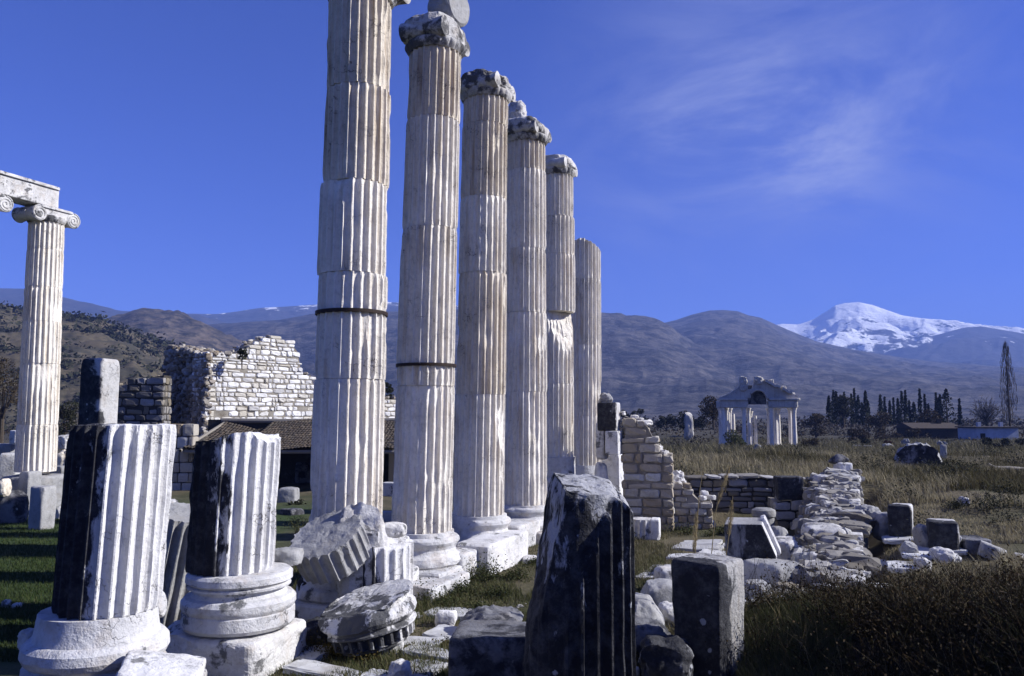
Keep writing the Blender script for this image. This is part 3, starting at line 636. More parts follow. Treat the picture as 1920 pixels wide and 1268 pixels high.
def egg_ring(parent, xy, z, R, h=0.2, n=22, seed=1, mat=None):
    def mod(t, zz):
        k = np.clip((zz - z) / h, 0, 1); return 0.035 * np.sin(k * math.pi) * np.abs(np.sin(t * n / 2)) ** 0.7
    V, Q, T = lathe([(R * 0.6, z - 0.0), (R + 0.005, z), (R + 0.02, z + h * 0.2), (R + 0.045, z + h * 0.55), (R + 0.07, z + h * 0.9), (R + 0.06, z + h), (R * 0.6, z + h)], 132, seed, 0.012, mod)
    V[:, 0] += xy[0]; V[:, 1] += xy[1]
    return link('egg_moulding', mesh_np('egg_moulding', V, Q, T, mat or M_cap, True), parent)
def eroded_cap(dims, k=3.6, seed=1, mat=None, eg=0.17, shift=(0, 0), cuts=None, fr=0.07, extra=None):
    def f(root, xy, z, R):
        V, Q = rock(dims, k, fr, seed, cuts, n=18, freq=2.6)
        V += np.array((xy[0] + shift[0], xy[1] + shift[1], z + eg * 0.5 + dims[2] / 2))
        c = link('capital', mesh_np('capital', V, Q, None, mat or M_cap), root)
        egg_ring(c, xy, z - 0.004, R, eg, seed=seed)
        # worn scroll ends on the long sides: shallow bolster lips
        for s in (-1, 1):
            mb = MB()
            V2, Q2, T2 = lathe([(0.05, -dims[0] * 0.47), (dims[2] * 0.34, -dims[0] * 0.45), (dims[2] * 0.30, -0.15), (dims[2] * 0.27, 0), (dims[2] * 0.30, 0.15), (dims[2] * 0.34, dims[0] * 0.45), (0.05, dims[0] * 0.47)], 32, seed + 9 + s, 0.12)
            V2 = V2[:, [2, 1, 0]] * np.array((1, 1, -1)); V2 += np.array((xy[0] + shift[0], xy[1] + shift[1] + s * dims[1] * 0.37, z + eg * 0.5 + dims[2] * 0.40))
            mb.add(V2, Q2, T2); mb.build('volute', [mat or M_cap], c, smooth=True)
        return c
    return f
c1 = column('nearest column of the row, capital cut by the photo edge, shaft with iron band', 646, 12.2, (677, 0), [5, 175, 350, 518, 586, 712], 1046, band=589, seed=11, wear=0.7,
            mats={4: M_colO, 5: M_colO}, cap=eroded_cap((1.2, 1.3, 0.55), 4, 3, eg=0.2), base='chipped', offsets={3: (-0.015, -0.015), 2: (0.012, 0.0)})
c2 = column('second column of the row, with a rounded stone standing on its worn capital', 790, 14.65, (816, 110), [105, 230, 432, 685, 724], 1000, band=686, seed=12, wear=0.45,
            mats={4: M_colO}, cap=eroded_cap((0.98, 1.2, 0.56), 4.0, 8, fr=0.05), base='full')
c3 = column('third column of the row, grey veined drums, broken base and a jagged dark capital', 897, 17.1, (911, 192), [192, 240, 375, 515, 740], 968, seed=13, wear=0.6,
            mats={3: M_colO, 4: M_colO, 1: M_colO}, cap=eroded_cap((1.05, 1.2, 0.5), 5, 13, cuts=[((0.1, 0.3, 0.2), (0.5, 0.5, 0.7)), ((-0.2, -0.3, 0.22), (-0.4, -0.3, 0.8))], fr=0.1), base='broken')
c4 = column('fourth column of the row, whose capital carries a small lump of stone', 984, 19.55, (986, 272), [272, 324, 470, 588, 735], 946, seed=14, wear=0.5,
            mats={4: M_colO}, cap=eroded_cap((1.05, 1.3, 0.48), 4, 18, mat=M_cap, fr=0.05), base='full')
c5 = column('fifth column of the row, with a pale capital and one drum sheared at its right', 1038, 22.0, (1041, 333), [333, 410, 480, 586, 720], 892, seed=15, wear=0.5,
            cap=eroded_cap((1.05, 1.32, 0.42), 4.5, 23, mat=M_marble, fr=0.05), base='full', cuts_by_drum={1: [((0.42, -0.14, 4.9), (0.90, -0.42, 0.32))]}, offsets={2: (0.05, 0.03), 3: (0.04, 0.02)})
zt6 = at(1090, 460, 24.45).z
c6 = column('farthest column of the row, without a capital and broken off at the top', 1094, 24.45, (1096, 458), [452, 526, 648, 780], 892, seed=16, wear=0.55,
            base='full', cuts_by_drum={3: [((0.15, 0, zt6 - 0.02), (0.35, 0.3, 0.88)), ((-0.3, 0, zt6 + 0.02), (-0.5, -0.1, 0.86))]})

def stone_thing(name, label, cat, c, dims, mat, rz=0.0, seed=1, k=7, rough=0.035, group=None, rot=None, **kw):
    V, Q = rock(dims, k, rough, seed, **kw)
    o = link(name, mesh_np(name, V, Q, None, mat, True), None, c, rot or (0, 0, rz))
    return tag(o, label, cat, group)
STACKED = ('on top', 'on the capital', 'topping', 'balanced', 'set on', 'low stones left', 'right side of the large base', 'left side of the large base', 'right of the left column shaft', 'beneath the dark', 'standing on', 'crest', 'left of the upper jamb', 'yellowish', 'tipped on', 'uppermost', 'pile of pale', 'at the bottom edge before')
def stone_px(name, label, cat, x0, y0, x1, y1, Y, depth, mat, sink=0.06, dims_w=None, **kw):
    cx = (x0 + x1) / 2; pb = at(cx, y1, Y)
    if pb.z - th(pb.x, Y) > 0.02 and not any(q in label for q in STACKED):     # it stands on the ground: move it back to where its foot meets it
        r_ = rest(cx, y1, 0.02)
        if r_ / Y < 1.3 and r_ - Y < max(3.0, 0.3 * Y) and pb.z - th(pb.x, Y) < 0.5: Y = r_
        else: sink = max(sink, pb.z - th(pb.x, Y) + 0.08)
    m = mpp((x0 + x1) / 2, (y0 + y1) / 2, Y); cx = (x0 + x1) / 2
    zt = at(cx, y0, Y).z; zb = at(cx, y1, Y).z - sink
    wdt = dims_w or (x1 - x0) * m
    p = at(cx, (y0 + y1) / 2, Y)
    return stone_thing(name, label, cat, (p.x, Y + depth * 0.3, (zt + zb) / 2), (wdt, depth, zt - zb), mat, **kw)
# stones standing on the capitals
p = at(840, 34, 14.9)
V, Q, T = lathe([(0.05, -0.24), (0.32, -0.24), (0.36, -0.2), (0.37, 0.0), (0.36, 0.2), (0.31, 0.24), (0.05, 0.24)], 40, 4, 0.03)
V = V[:, [2, 1, 0]] * np.array((1, 1, -1)); V[:, 2] *= 1.08; V[:, 0] *= 1.15
o = link('stone_block', mesh_np('stone_block', V, Q, T, M_grey, False), None, (p.x + 0.02, 14.75, c2[2] + 0.98), (0, 0, rad(-35))); tag(o, 'round-topped grey stone standing on the second capital of the row', 'stone')
stone_px('stone_block', 'small pale lump of stone lying on the capital of the fourth column', 'stone', 953, 184, 986, 232, 19.7, 0.6, M_marble, k=3.5, rough=0.1, seed=6, n=12, sink=0.15)

# stylobate blocks at the foot of the row
def block_at(name, label, cat, cpx, cpy, Y, dims, mat, rz=TW, seed=1, k=14, rough=0.014, zbot=None, group=None, **kw):
    p = at(cpx, cpy, Y); z = zbot + dims[2] / 2 if zbot is not None else p.z
    return stone_thing(name, label, cat, (p.x, Y, z), dims, mat, rz, seed, k, rough, group, **kw)
block_at('step_block', 'large white step block at the foot of the third column', 'stone block', 925, 1062, 16.1, (0.75, 2.1, 0.62), M_bright, zbot=-0.05, seed=3, group='step blocks under the column row')
block_at('step_block', 'pale chipped step block beside the base of the second column', 'stone block', 862, 1048, 14.9, (0.5, 0.8, 0.55), M_base, zbot=-0.05, seed=4, k=8, rough=0.04, group='step blocks under the column row')
block_at('step_block', 'low step block in weeds before the second column', 'stone block', 820, 1085, 13.7, (0.6, 1.5, 0.3), M_base, zbot=-0.05, seed=5, k=9, rough=0.03, group='step blocks under the column row')
block_at('step_block', 'shaded step block at the foot of the fourth column', 'stone block', 968, 1010, 18.4, (0.7, 1.4, 0.6), M_base, zbot=-0.05, seed=6, group='step blocks under the column row')
block_at('step_block', 'step block between first and second column, partly hidden by fallen drums', 'stone block', 700, 1050, 13.2, (0.9, 1.6, 0.5), M_base, zbot=-0.05, seed=7, group='step blocks under the column row')
stone_px('broken_stone', 'dark broken stone wedged beside the broken base of the third column', 'stone', 852, 998, 898, 1036, 16.2, 0.5, M_grey, k=5, rough=0.08, seed=31, n=10)
stone_px('marble_slab', 'small flat white slab lying in grass right of the step block', 'stone', 980, 1046, 1008, 1058, 16.4, 0.5, M_bright, k=9, rough=0.03, seed=32, n=8)

# ================================================================ LEFT COLUMN WITH ITS CAPITAL AND BEAM
def ionic_cap(root, xy, z, R):
    c = bpy.data.objects.new('capital', None); C.objects.link(c); c.parent = root; c.location = (xy[0], xy[1], z)
    egg_ring(c, (0, 0), -0.01, R, 0.2, 20, 5, M_cap)
    mb = MB()                                    # sagging cushion between the scrolls, and the thin abacus on it
    n = 20; ys = np.linspace(-0.66, 0.66, n); Vv = []
    for y in ys:
        zl = 0.16 - 0.05 * math.cos(y / 0.66 * math.pi / 2); zh = 0.40 - 0.035 * math.cos(y / 0.66 * math.pi / 2)
        Vv += [(-0.46, y, zl), (0.46, y, zl), (0.46, y, zh), (-0.46, y, zh)]
    Qq = []
    for i in range(n - 1):
        a = i * 4; b2 = a + 4
        for q in range(4): r = (q + 1) % 4; Qq.append((a + q, a + r, b2 + r, b2 + q))
    Qq += [(3, 2, 1, 0), ((n - 1) * 4, (n - 1) * 4 + 1, (n - 1) * 4 + 2, (n - 1) * 4 + 3)]
    mb.add(Vv, Qq); mb.build('cushion', [M_marble], c)
    V, Q = rock((1.02, 1.14, 0.09), 16, 0.01, 3, n=8); V[:, 2] += 0.42
    link('abacus', mesh_np('abacus', V, Q, None, M_marble), c)
    for s in (-1, 1):
        mb = MB()
        V, Q, T = lathe([(0.02, -0.47), (0.235, -0.47), (0.25, -0.44), (0.235, -0.36), (0.20, -0.2), (0.175, -0.04), (0.19, -0.03), (0.19, 0.03), (0.175, 0.04), (0.20, 0.2), (0.235, 0.36), (0.25, 0.44), (0.235, 0.47), (0.02, 0.47)], 40, 6 + s, 0.01)
        V = V[:, [2, 1, 0]] * np.array((1, 1, -1)); V += np.array((0, s * 0.60, 0.185)); mb.add(V, Q, T)
        for e in (-1, 1):
            pts = []
            for q in range(60):
                tq = q / 59; r = 0.215 * (1 - tq) ** 0.8 + 0.02; a = math.pi / 2 - s * tq * 2 * math.pi * 2.3 * 1.0
                pts.append((e * 0.475, s * 0.60 + r * math.cos(a), 0.185 + r * math.sin(a)))
            V, Q = tube(pts, 0.02, 6); mb.add(V, Q)
        mb.build('volute', [M_marble], c, smooth=True)
YL = 25.0
lc = column('slender standing column at the left with a scrolled capital, carrying one end of a beam', 67, YL, (87, 420), [420, 471, 540, 604, 682, 796], 884, R=(0.58, 0.50), seed=41, wear=0.55, group=None, base=None, cap=ionic_cap)
lz = lc[2]
lcx, lcy = lc[1]; ltop = Vector((lcx + lc[3] * (lz - at(67, 884, YL).z), lcy, 0))
ox = (ltop.x - 2.3 * U[0], ltop.y - 2.3 * U[1])
def px_of(x, y, z):
    d = Vector((x, y, z)) - CAM; dep = d.y * math.cos(PITCH) + d.z * math.sin(PITCH); up = -d.y * math.sin(PITCH) + d.z * math.cos(PITCH)
    return 960 + FPX * d.x / dep, 634 - FPX * up / dep
# the next column, almost wholly outside the left edge; its capital shows
root2 = thing('fluted_column', 'column cut off by the left photo edge, only its scrolled capital end in view', 'column', (ox[0], ox[1], 0), TW)
zb2 = at(67, 884, YL).z
V, Q, T = fluted(zb2, lz - 0.006, lambda z: 0.58 - 0.08 * (z - zb2) / (lz - zb2), seed=77, dz=0.15); link('drum', mesh_np('drum', V, Q, T, M_col), root2)
ionic_cap(root2, (0, 0), lz, 0.5)
V, Q = rock((1.5, 1.5, zb2 + 0.1), 12, 0.02, 5); V[:, 2] += zb2 / 2; link('pedestal', mesh_np('pedestal', V, Q, None, M_grey), root2)
bm_c = (ltop + Vector((ox[0], ox[1], 0))) / 2 - Vector(U) * 0.25
beam = thing('stone_beam', 'white stone beam lying across the capitals of the two left columns', 'beam', (bm_c.x, bm_c.y, lz + 0.46), TW)
mb = MB(); V, Q = rock((0.72, 3.1, 0.62), 18, 0.012, 8, n=20); V[:, 2] += 0.33; mb.add(V, Q); mb.build('beam_body', [M_marble], beam)
mb = MB(); V, Q = rock((0.84, 3.06, 0.1), 18, 0.02, 9, n=16); V[:, 2] += 0.66; mb.add(V, Q); mb.build('crown_moulding', [M_marble], beam)
V, Q = rock((1.45, 1.45, zb2 - 0.1), 10, 0.03, 9); V[:, 2] += (zb2 - 0.1) / 2
o = link('pedestal', mesh_np('pedestal', V, Q, None, M_grey), None, (lcx, lcy, 0), (0, 0, TW)); tag(o, 'square grey pedestal carrying the slender left column', 'pedestal')
def low_z(x, y): return th(x, y) - 0.06
SL = 'broken blocks round the left column'
def lb(name, label, cat, x0, y0, x1, y1, Y, depth, mat, **kw):
    return stone_px(name, label, cat, x0, y0, x1, y1, Y, depth, mat, group=SL, **kw)
lb('marble_slab', 'tall upright slab, dark on the left and lit at right, directly below the left column', 'slab', 36, 884, 64, 968, 23.4, 0.45, M_grey, k=10, rough=0.03, seed=51, rz=rad(-24))
lb('marble_post', 'leaning fluted marble post, shaded face and lit right edge, at the lawn edge', 'post', 56, 912, 92, 992, 21.0, 0.45, M_grey, k=9, rough=0.03, seed=52, rz=TW)
lb('marble_slab', 'upright grey slab behind the leaning post, close to the dark stump', 'slab', 93, 874, 124, 950, 23.8, 0.4, M_grey, k=10, rough=0.03, seed=53, rz=TW)
lb('marble_block', 'large grey block beside the foot of the left column', 'stone block', -6, 850, 30, 905, 26.4, 0.9, M_marble, k=12, rough=0.02, seed=54, rz=0.2)
lb('marble_block', 'bluish dark slab lying at the left photo edge above the lawn', 'stone block', -20, 920, 38, 985, 22.4, 0.7, M_darkg, k=6, rough=0.05, seed=55, rz=0.4)
lb('boulder', 'small yellowish boulder at the left photo edge', 'stone', -6, 898, 12, 928, 22.0, 0.4, M_colO, k=3, rough=0.08, seed=56)
lb('marble_block', 'small white block on the low stones left of the column', 'stone block', 20, 807, 37, 834, 29, 0.4, M_bright, k=9, seed=57, rz=TW, sink=0.0)
lb('stone_beam', 'dark flat beam lying behind the left column', 'beam', -10, 832, 38, 850, 29.4, 0.8, M_grey, k=9, seed=58, rz=TW, sink=0.9)
lb('boulder', 'pale rough boulder right of the left column shaft', 'stone', 102, 816, 134, 845, 30, 0.8, M_marble, k=4, rough=0.1, seed=59, sink=0.02)
lb('broken_stone', 'ochre lit broken stone under the pale boulder by the left column', 'stone', 103, 842, 130, 872, 29.6, 0.6, M_colO, k=5, rough=0.1, seed=60, sink=0.5)
lb('broken_stone', 'small white stone lying at the foot of the upright grey slab', 'stone', 104, 950, 120, 972, 22.2, 0.3, M_marble, k=5, rough=0.06, seed=61)
stone_px('pebble', 'small pale stone lying on the shaded lawn left of the dark stump', 'stone', 2, 1126, 16, 1137, 12.2, 0.15, M_marble, k=3.5, rough=0.1, seed=62, n=8)
stone_px('pebble', 'flat white stone lying next to the small pale one on the lawn', 'stone', 20, 1132, 38, 1138, 12.0, 0.15, M_marble, k=3.5, rough=0.1, seed=63, n=8)
# dark square pier behind the big stump
stone_px('stone_pier', 'tall square pier with black left face and white right edge behind the big stump', 'pier', 143, 672, 206, 960, 18.0, 0.62, M_crust_shade, k=16, rough=0.012, seed=64, rz=TW, n=22, dims_w=0.55)

# ================================================================ STUMPS IN THE LEFT FOREGROUND
def stump(label, cpx, Y, ytop, ybot, R, seed, mat, cuts, base_prof, base_px, base_seed=1, lean=(0, 0), wear=0.3, plinth=None, thr=0.2, dep=0.062, rot=0.0, base_cuts=None, bscale=0.87, bz=1.0):
    c = at(cpx, ybot, Y); zt = at(cpx, ytop, Y).z
    root = thing('column_stump', label, 'column stump', (c.x, Y, 0), TW, 'broken column stumps in the left foreground')
    V, Q, T = fluted(c.z, zt, lambda z: R, dep=dep, seed=seed, wear=wear, cuts=cuts, dz=0.05, top_rough=0.02, thr=thr, chip=0.03, rot=rot)
    V[:, 0] += lean[0] * (V[:, 2] - c.z); V[:, 1] += lean[1] * (V[:, 2] - c.z)
    link('drum', mesh_np('drum', V, Q, T, mat), root)
    bx = at(base_px, ybot, Y).x - c.x
    V, Q, T = lathe([(r_ * bscale, c.z + (z_ - c.z) * bz) for r_, z_ in base_prof(c.z)], 128, base_seed, 0.008, cuts=base_cuts); o = link('column_base', mesh_np('column_base', V, Q, T, M_base, True), root, (bx * math.cos(-TW), bx * math.sin(-TW), 0))
    if plinth:
        V, Q = rock(plinth[0], plinth[1], 0.035, base_seed + 4, n=20); V[:, 2] += plinth[2]; link('plinth', mesh_np('plinth', V, Q, None, M_marble), root, (bx * math.cos(-TW), bx * math.sin(-TW), 0), (0, 0, 0.1))
    return root, c
YA = 7.9
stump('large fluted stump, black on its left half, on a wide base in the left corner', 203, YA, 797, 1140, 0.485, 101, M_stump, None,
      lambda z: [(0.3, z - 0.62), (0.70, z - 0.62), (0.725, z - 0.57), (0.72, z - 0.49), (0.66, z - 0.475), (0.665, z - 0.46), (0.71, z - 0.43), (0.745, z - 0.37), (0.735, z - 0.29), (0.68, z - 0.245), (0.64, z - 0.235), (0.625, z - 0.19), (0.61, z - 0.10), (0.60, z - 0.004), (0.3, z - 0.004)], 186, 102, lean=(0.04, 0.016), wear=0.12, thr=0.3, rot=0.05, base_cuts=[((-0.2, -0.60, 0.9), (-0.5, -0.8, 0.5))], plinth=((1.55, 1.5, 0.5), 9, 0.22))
YB = 9.9
hB = at(437, 815, YB).z
stump('shorter fluted stump with slanting broken top, on a base with two rings', 430, YB, 806, 1066, 0.525, 103, M_stump, [((-0.5, 0, hB - 0.13), (-0.18, 0.0, 1.0)), ((0.42, -0.1, hB - 0.0), (0.6, 0.1, 0.8)), ((-0.36, -0.35, 1.9), (-0.80, -0.6, 0.05))],
      lambda z: [(0.3, z - 0.75), (0.72, z - 0.75), (0.755, z - 0.70), (0.75, z - 0.54), (0.735, z - 0.525), (0.765, z - 0.47), (0.765, z - 0.39), (0.715, z - 0.335), (0.65, z - 0.32), (0.615, z - 0.27), (0.63, z - 0.225), (0.69, z - 0.215), (0.695, z - 0.185), (0.66, z - 0.17), (0.715, z - 0.13), (0.71, z - 0.05), (0.67, z - 0.012), (0.55, z - 0.002), (0.2, z - 0.002)], 451, 104, lean=(0.03, 0.012), bz=0.86, wear=0.35, rot=0.1, base_cuts=[((-0.1, -0.72, 0.2), (-0.5, -0.8, -0.25))], plinth=((1.25, 1.25, 0.5), 9, 0.20))
# leaning fluted fragment between the two stumps
c = at(316, 1065, 11.2); V, Q, T = fluted(-0.85, 0.78, lambda z: 0.50, nf=24, dep=0.06, seed=105, wear=0.2, dz=0.06, chip=0.03)
o = link('fallen_drum', mesh_np('fallen_drum', V, Q, T, M_grey), None, (c.x + 0.13, 11.2, c.z), (rad(6), rad(12), 0)); tag(o, 'dark grey fluted drum leaning between the two left stumps', 'column drum')
stone_px('marble_slab', 'bright white slab lying at the bottom edge before the base of the large stump', 'slab', 205, 1254, 355, 1350, 7.1, 0.6, M_bright, k=14, rough=0.02, seed=106, rot=(rad(4), rad(9), 0.3), ncut=3, n=18)
stone_px('broken_stone', 'round white fragment leaning on the right side of the large base', 'stone', 276, 1112, 303, 1155, 8.6, 0.25, M_base, k=2.6, rough=0.06, seed=107, n=10)
stone_px('broken_stone', 'small white fragment at the left side of the large base', 'stone', 30, 1182, 62, 1212, 8.0, 0.2, M_marble, k=3, rough=0.1, seed=108, n=10)
stone_px('marble_block', 'white block hidden in weeds beneath the double-ringed base', 'stone block', 300, 1178, 372, 1245, 9.3, 0.7, M_marble, k=5, rough=0.06, seed=109, ncut=2, n=16)
stone_px('broken_stone', 'small lit stone just right of the double-ringed base, below the tilted drum', 'stone', 575, 1098, 603, 1140, 11.2, 0.25, M_colO, k=5, rough=0.08, seed=110, n=10)
stone_px('broken_stone', 'dark rounded stone with a lit right end on top of the double-ringed base', 'stone', 500, 1030, 563, 1066, 10.4, 0.4, M_grey, k=4, rough=0.06, seed=111, n=12, sink=0.02)
# tilted drum
c = at(611, 1000, 11.2); V, Q, T = fluted(-0.46, 0, lambda z: 0.535 + 0.01 * z, nf=24, dep=0.052, seed=112, wear=0.25, dz=0.05, chip=0.02, top_rough=0.012, rot=0.1,
      cuts=[((0.45, 0.3, -0.05), (0.75, 0.55, 0.45))])
o = link('fallen_drum', mesh_np('fallen_drum', V, Q, T, M_grey), None, c, (rad(28), rad(-17), 0)); tag(o, 'tilted fluted drum showing its rough grey top face, lying among the fallen stones', 'column drum')
stone_px('boulder', 'rough speckled grey boulder behind the tilted drum, at the foot of the nearest column', 'boulder', 628, 938, 726, 1040, 11.35, 0.45, M_marble, k=3, rough=0.09, seed=113, n=18)
stone_px('boulder', 'dark stone propping up the tilted drum from below', 'boulder', 560, 1075, 650, 1160, 11.6, 0.8, M_dark, k=4, rough=0.08, seed=114, n=14)
c = at(712, 1120, 11.7); zt = at(712, 1010, 11.7).z
V, Q, T = fluted(0.0, zt, lambda z: 0.48, nf=20, dep=0.05, seed=115, wear=0.35, dz=0.05, chip=0.03, cuts=[((0, 0, zt - 0.02), (0.15, -0.1, 1.0))])
o = link('fallen_drum', mesh_np('fallen_drum', V, Q, T, M_stump), None, (c.x, 11.7, 0), (0, 0, -0.35)); tag(o, 'small white fluted drum standing upright behind the upturned capital', 'column drum')
stone_px('broken_stone', 'flat pale stone lying on top of the small upright drum', 'stone', 707, 983, 760, 1008, 11.9, 0.35, M_marble, k=4, rough=0.06, seed=116, n=12, sink=0.01)
stone_px('marble_slab', 'bright round-edged white slab standing right of the small upright drum', 'slab', 752, 1003, 810, 1090, 12.5, 0.4, M_bright, k=3, rough=0.03, seed=117, n=14)
# upturned capital
c = at(698, 1215, 10.4)
prof = [(0.3, 0.0), (0.49, 0.0), (0.50, 0.03), (0.535, 0.06), (0.545, 0.20), (0.555, 0.22), (0.60, 0.235), (0.60, 0.26), (0.565, 0.275), (0.565, 0.31), (0.60, 0.34), (0.635, 0.40), (0.63, 0.47), (0.59, 0.53), (0.545, 0.56), (0.535, 0.62), (0.56, 0.70), (0.60, 0.76), (0.3, 0.76)]
def dentil(t, z): return np.where((z > 0.045) & (z < 0.18), 0.05 * np.clip(np.sin(t * 26) * 2.2, -1, 1) - 0.035, 0)
prof = [(a_, b_ * 0.86) for a_, b_ in prof]
V, Q, T = lathe(prof, 208, 118, 0.012, dentil, cuts=[((-0.05, -0.60, 0.29), (-0.34, -0.76, 0.55)), ((-0.5, 0, 0.2), (-0.9, -0.1, -0.4)), ((0.3, 0.1, 0.56), (-0.10, -0.1, 1))])
o = link('fallen_capital', mesh_np('fallen_capital', V, Q, T, M_speck), None, (c.x, 10.4, 0.12), (rad(2), rad(-10), 0)); tag(o, 'upturned moulded capital with an egg pattern at its lower rim and a broken lichened face', 'capital')
stone_px('marble_block', 'small white block propping up the egg-patterned capital', 'stone block', 700, 1192, 752, 1228, 10.25, 0.4, M_bright, k=9, rough=0.03, seed=119, rz=0.25, n=10)
stone_px('boulder', 'dark stone in the weeds under the left end of the upturned capital', 'boulder', 560, 1165, 660, 1215, 10.8, 0.6, M_dark, k=4, rough=0.07, seed=120, n=14)
stone_px('broken_stone', 'small bright white stone lying alone on the grass path', 'stone', 815, 1146, 856, 1173, 11.6, 0.25, M_bright, k=4.5, rough=0.03, seed=121, n=12)

# ================================================================ CENTRE FOREGROUND
YP = 8.0; c = at(1080, 1100, YP)
zP = at(1080, 1100, YP).z
V, Q, T = fluted(0.05, 2.6, lambda z: 0.575, nf=24, dep=0.075, seed=131, wear=0.10, dz=0.03, chip=0.0, thr=0.3, fillet=0.16, rough=0.03,
      cuts=[((-0.14, -0.1, 2.37), (-0.965, -0.12, 0.20)), ((0.1, 0, 2.29), (0.13, -0.12, 0.98)), ((0.46, 0, 2.14), (0.72, -0.1, 0.68)), ((0.0, -0.52, 2.1), (-0.12, -0.93, 0.33))], top_rough=0.03,
      spall=lambda P: sstep(0.04, -0.04, P[:, 0] - np.interp(P[:, 2], [0.3, 1.15, 1.6, 2.0, 2.4], [-0.24, -0.10, 0.05, 0.28, 0.5]) + 0.03 * vnoise(P * 9, 4)))
o = link('broken_drum', mesh_np('broken_drum', V, Q, T, M_drum), None, (c.x, YP, 0), (0, 0, 0)); tag(o, 'big black lichened broken column drum with a pale worn top in the centre foreground', 'column drum')
stone_px('marble_block', 'flat-topped dark block left of the black drum at the bottom edge', 'stone block', 846, 1188, 1010, 1340, 8.7, 0.75, M_darkg, k=14, rough=0.018, seed=132, rz=-0.12, n=18)
stone_px('boulder', 'low rough dark rock behind the flat-topped block', 'boulder', 862, 1150, 985, 1200, 10.2, 0.7, M_darkg, k=3, rough=0.1, seed=133, n=18)
stone_px('broken_stone', 'pointed white fragment lying before the flat-topped block at the bottom edge', 'stone', 728, 1245, 768, 1290, 8.9, 0.3, M_marble, k=4, rough=0.08, seed=134, ncut=3, n=10)
# square block with pale lichen
blk = stone_px('marble_block', 'upright square block with black spotted left face, in the right foreground beside the grass', 'stone block', 1276, 1052, 1398, 1290, 9.4, 0.62, M_block, k=20, rough=0.016, seed=135, rz=rad(-42), n=26, dims_w=0.60, taper=(-0.06, -0.05))
RB = 'rubble beside the square block'
stone_px('marble_block', 'small pale block behind the square block, above the larger grey one', 'stone block', 1235, 1068, 1300, 1110, 12.2, 0.5, M_marble, k=9, rough=0.03, seed=136, rz=0.1, group=RB)
stone_px('broken_stone', 'grey rounded stone just left of the square block', 'stone', 1205, 1094, 1290, 1150, 11.2, 0.5, M_grey, k=5, rough=0.05, seed=137, rz=0.2, group=RB)
stone_px('broken_stone', 'pyramid-shaped brownish stone right of the black drum', 'stone', 1168, 1122, 1243, 1196, 10.3, 0.6, M_grey, k=3.2, rough=0.06, seed=138, ncut=4, group=RB, taper=(0.35, 0.3))
stone_px('broken_stone', 'flat pale fragment between the pyramid-shaped stone and the square block', 'stone', 1240, 1136, 1290, 1172, 10.5, 0.4, M_marble, k=4.5, rough=0.07, seed=139, ncut=2, group=RB)
stone_px('boulder', 'low lichened rock under the pyramid-shaped stone', 'boulder', 1150, 1172, 1262, 1235, 9.8, 0.7, M_darkg, k=3.5, rough=0.09, seed=140, group=RB, n=18)
stone_px('boulder', 'dark low rock at the foot of the square block', 'boulder', 1200, 1205, 1300, 1290, 9.0, 0.6, M_dark, k=3.2, rough=0.1, seed=141, group=RB, n=16)
stone_px('pebble', 'small white stone at the bottom edge right of the black drum', 'stone', 1180, 1252, 1202, 1272, 8.6, 0.15, M_marble, k=3.5, rough=0.1, seed=142, n=8)
# fallen octagonal block with moulded edge
c = at(1405, 1040, 15.0)
fb = thing('fallen_block', 'fallen block with a black six-sided end and a white moulded right edge', 'stone block', (c.x + 0.05, 15.0, 0), rad(-18))
mb = MB(); pr = [(-0.44, 0.10), (-0.30, 0.0), (0.18, 0.0), (0.44, 0.45), (0.20, 1.02), (-0.46, 1.0)]
Vv = [(x, -0.45, z) for x, z in pr] + [(x, 0.55, z) for x, z in pr]; n = 6
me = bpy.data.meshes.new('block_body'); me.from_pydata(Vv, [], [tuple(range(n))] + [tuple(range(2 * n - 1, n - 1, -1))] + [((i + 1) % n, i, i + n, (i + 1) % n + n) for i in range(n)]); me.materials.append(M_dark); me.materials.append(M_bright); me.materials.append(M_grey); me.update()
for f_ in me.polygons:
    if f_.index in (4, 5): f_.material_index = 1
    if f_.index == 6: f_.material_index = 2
o = link('block_body', me, fb); bv = o.modifiers.new('bevel', 'BEVEL'); bv.width = 0.03; bv.segments = 2
mb = MB()
for q, (off, wd_) in enumerate(((0.03, 0.07), (0.11, 0.06), (0.20, 0.09))):
    V, Q = rock((0.10, 0.12, 0.72), 10, 0.02, 3 + q, n=10); V = V @ Re((0, rad(-23), 0)).T; V += np.array((0.335, 0.0 + off * 2.2, 0.74)); mb.add(V, Q)
mb.build('edge_moulding', [M_bright], fb)
stone_px('fallen_drum', 'small grey drum fragment right behind the fallen six-sided block', 'column drum', 1448, 990, 1482, 1040, 15.9, 0.7, M_grey, k=3, rough=0.05, seed=143)

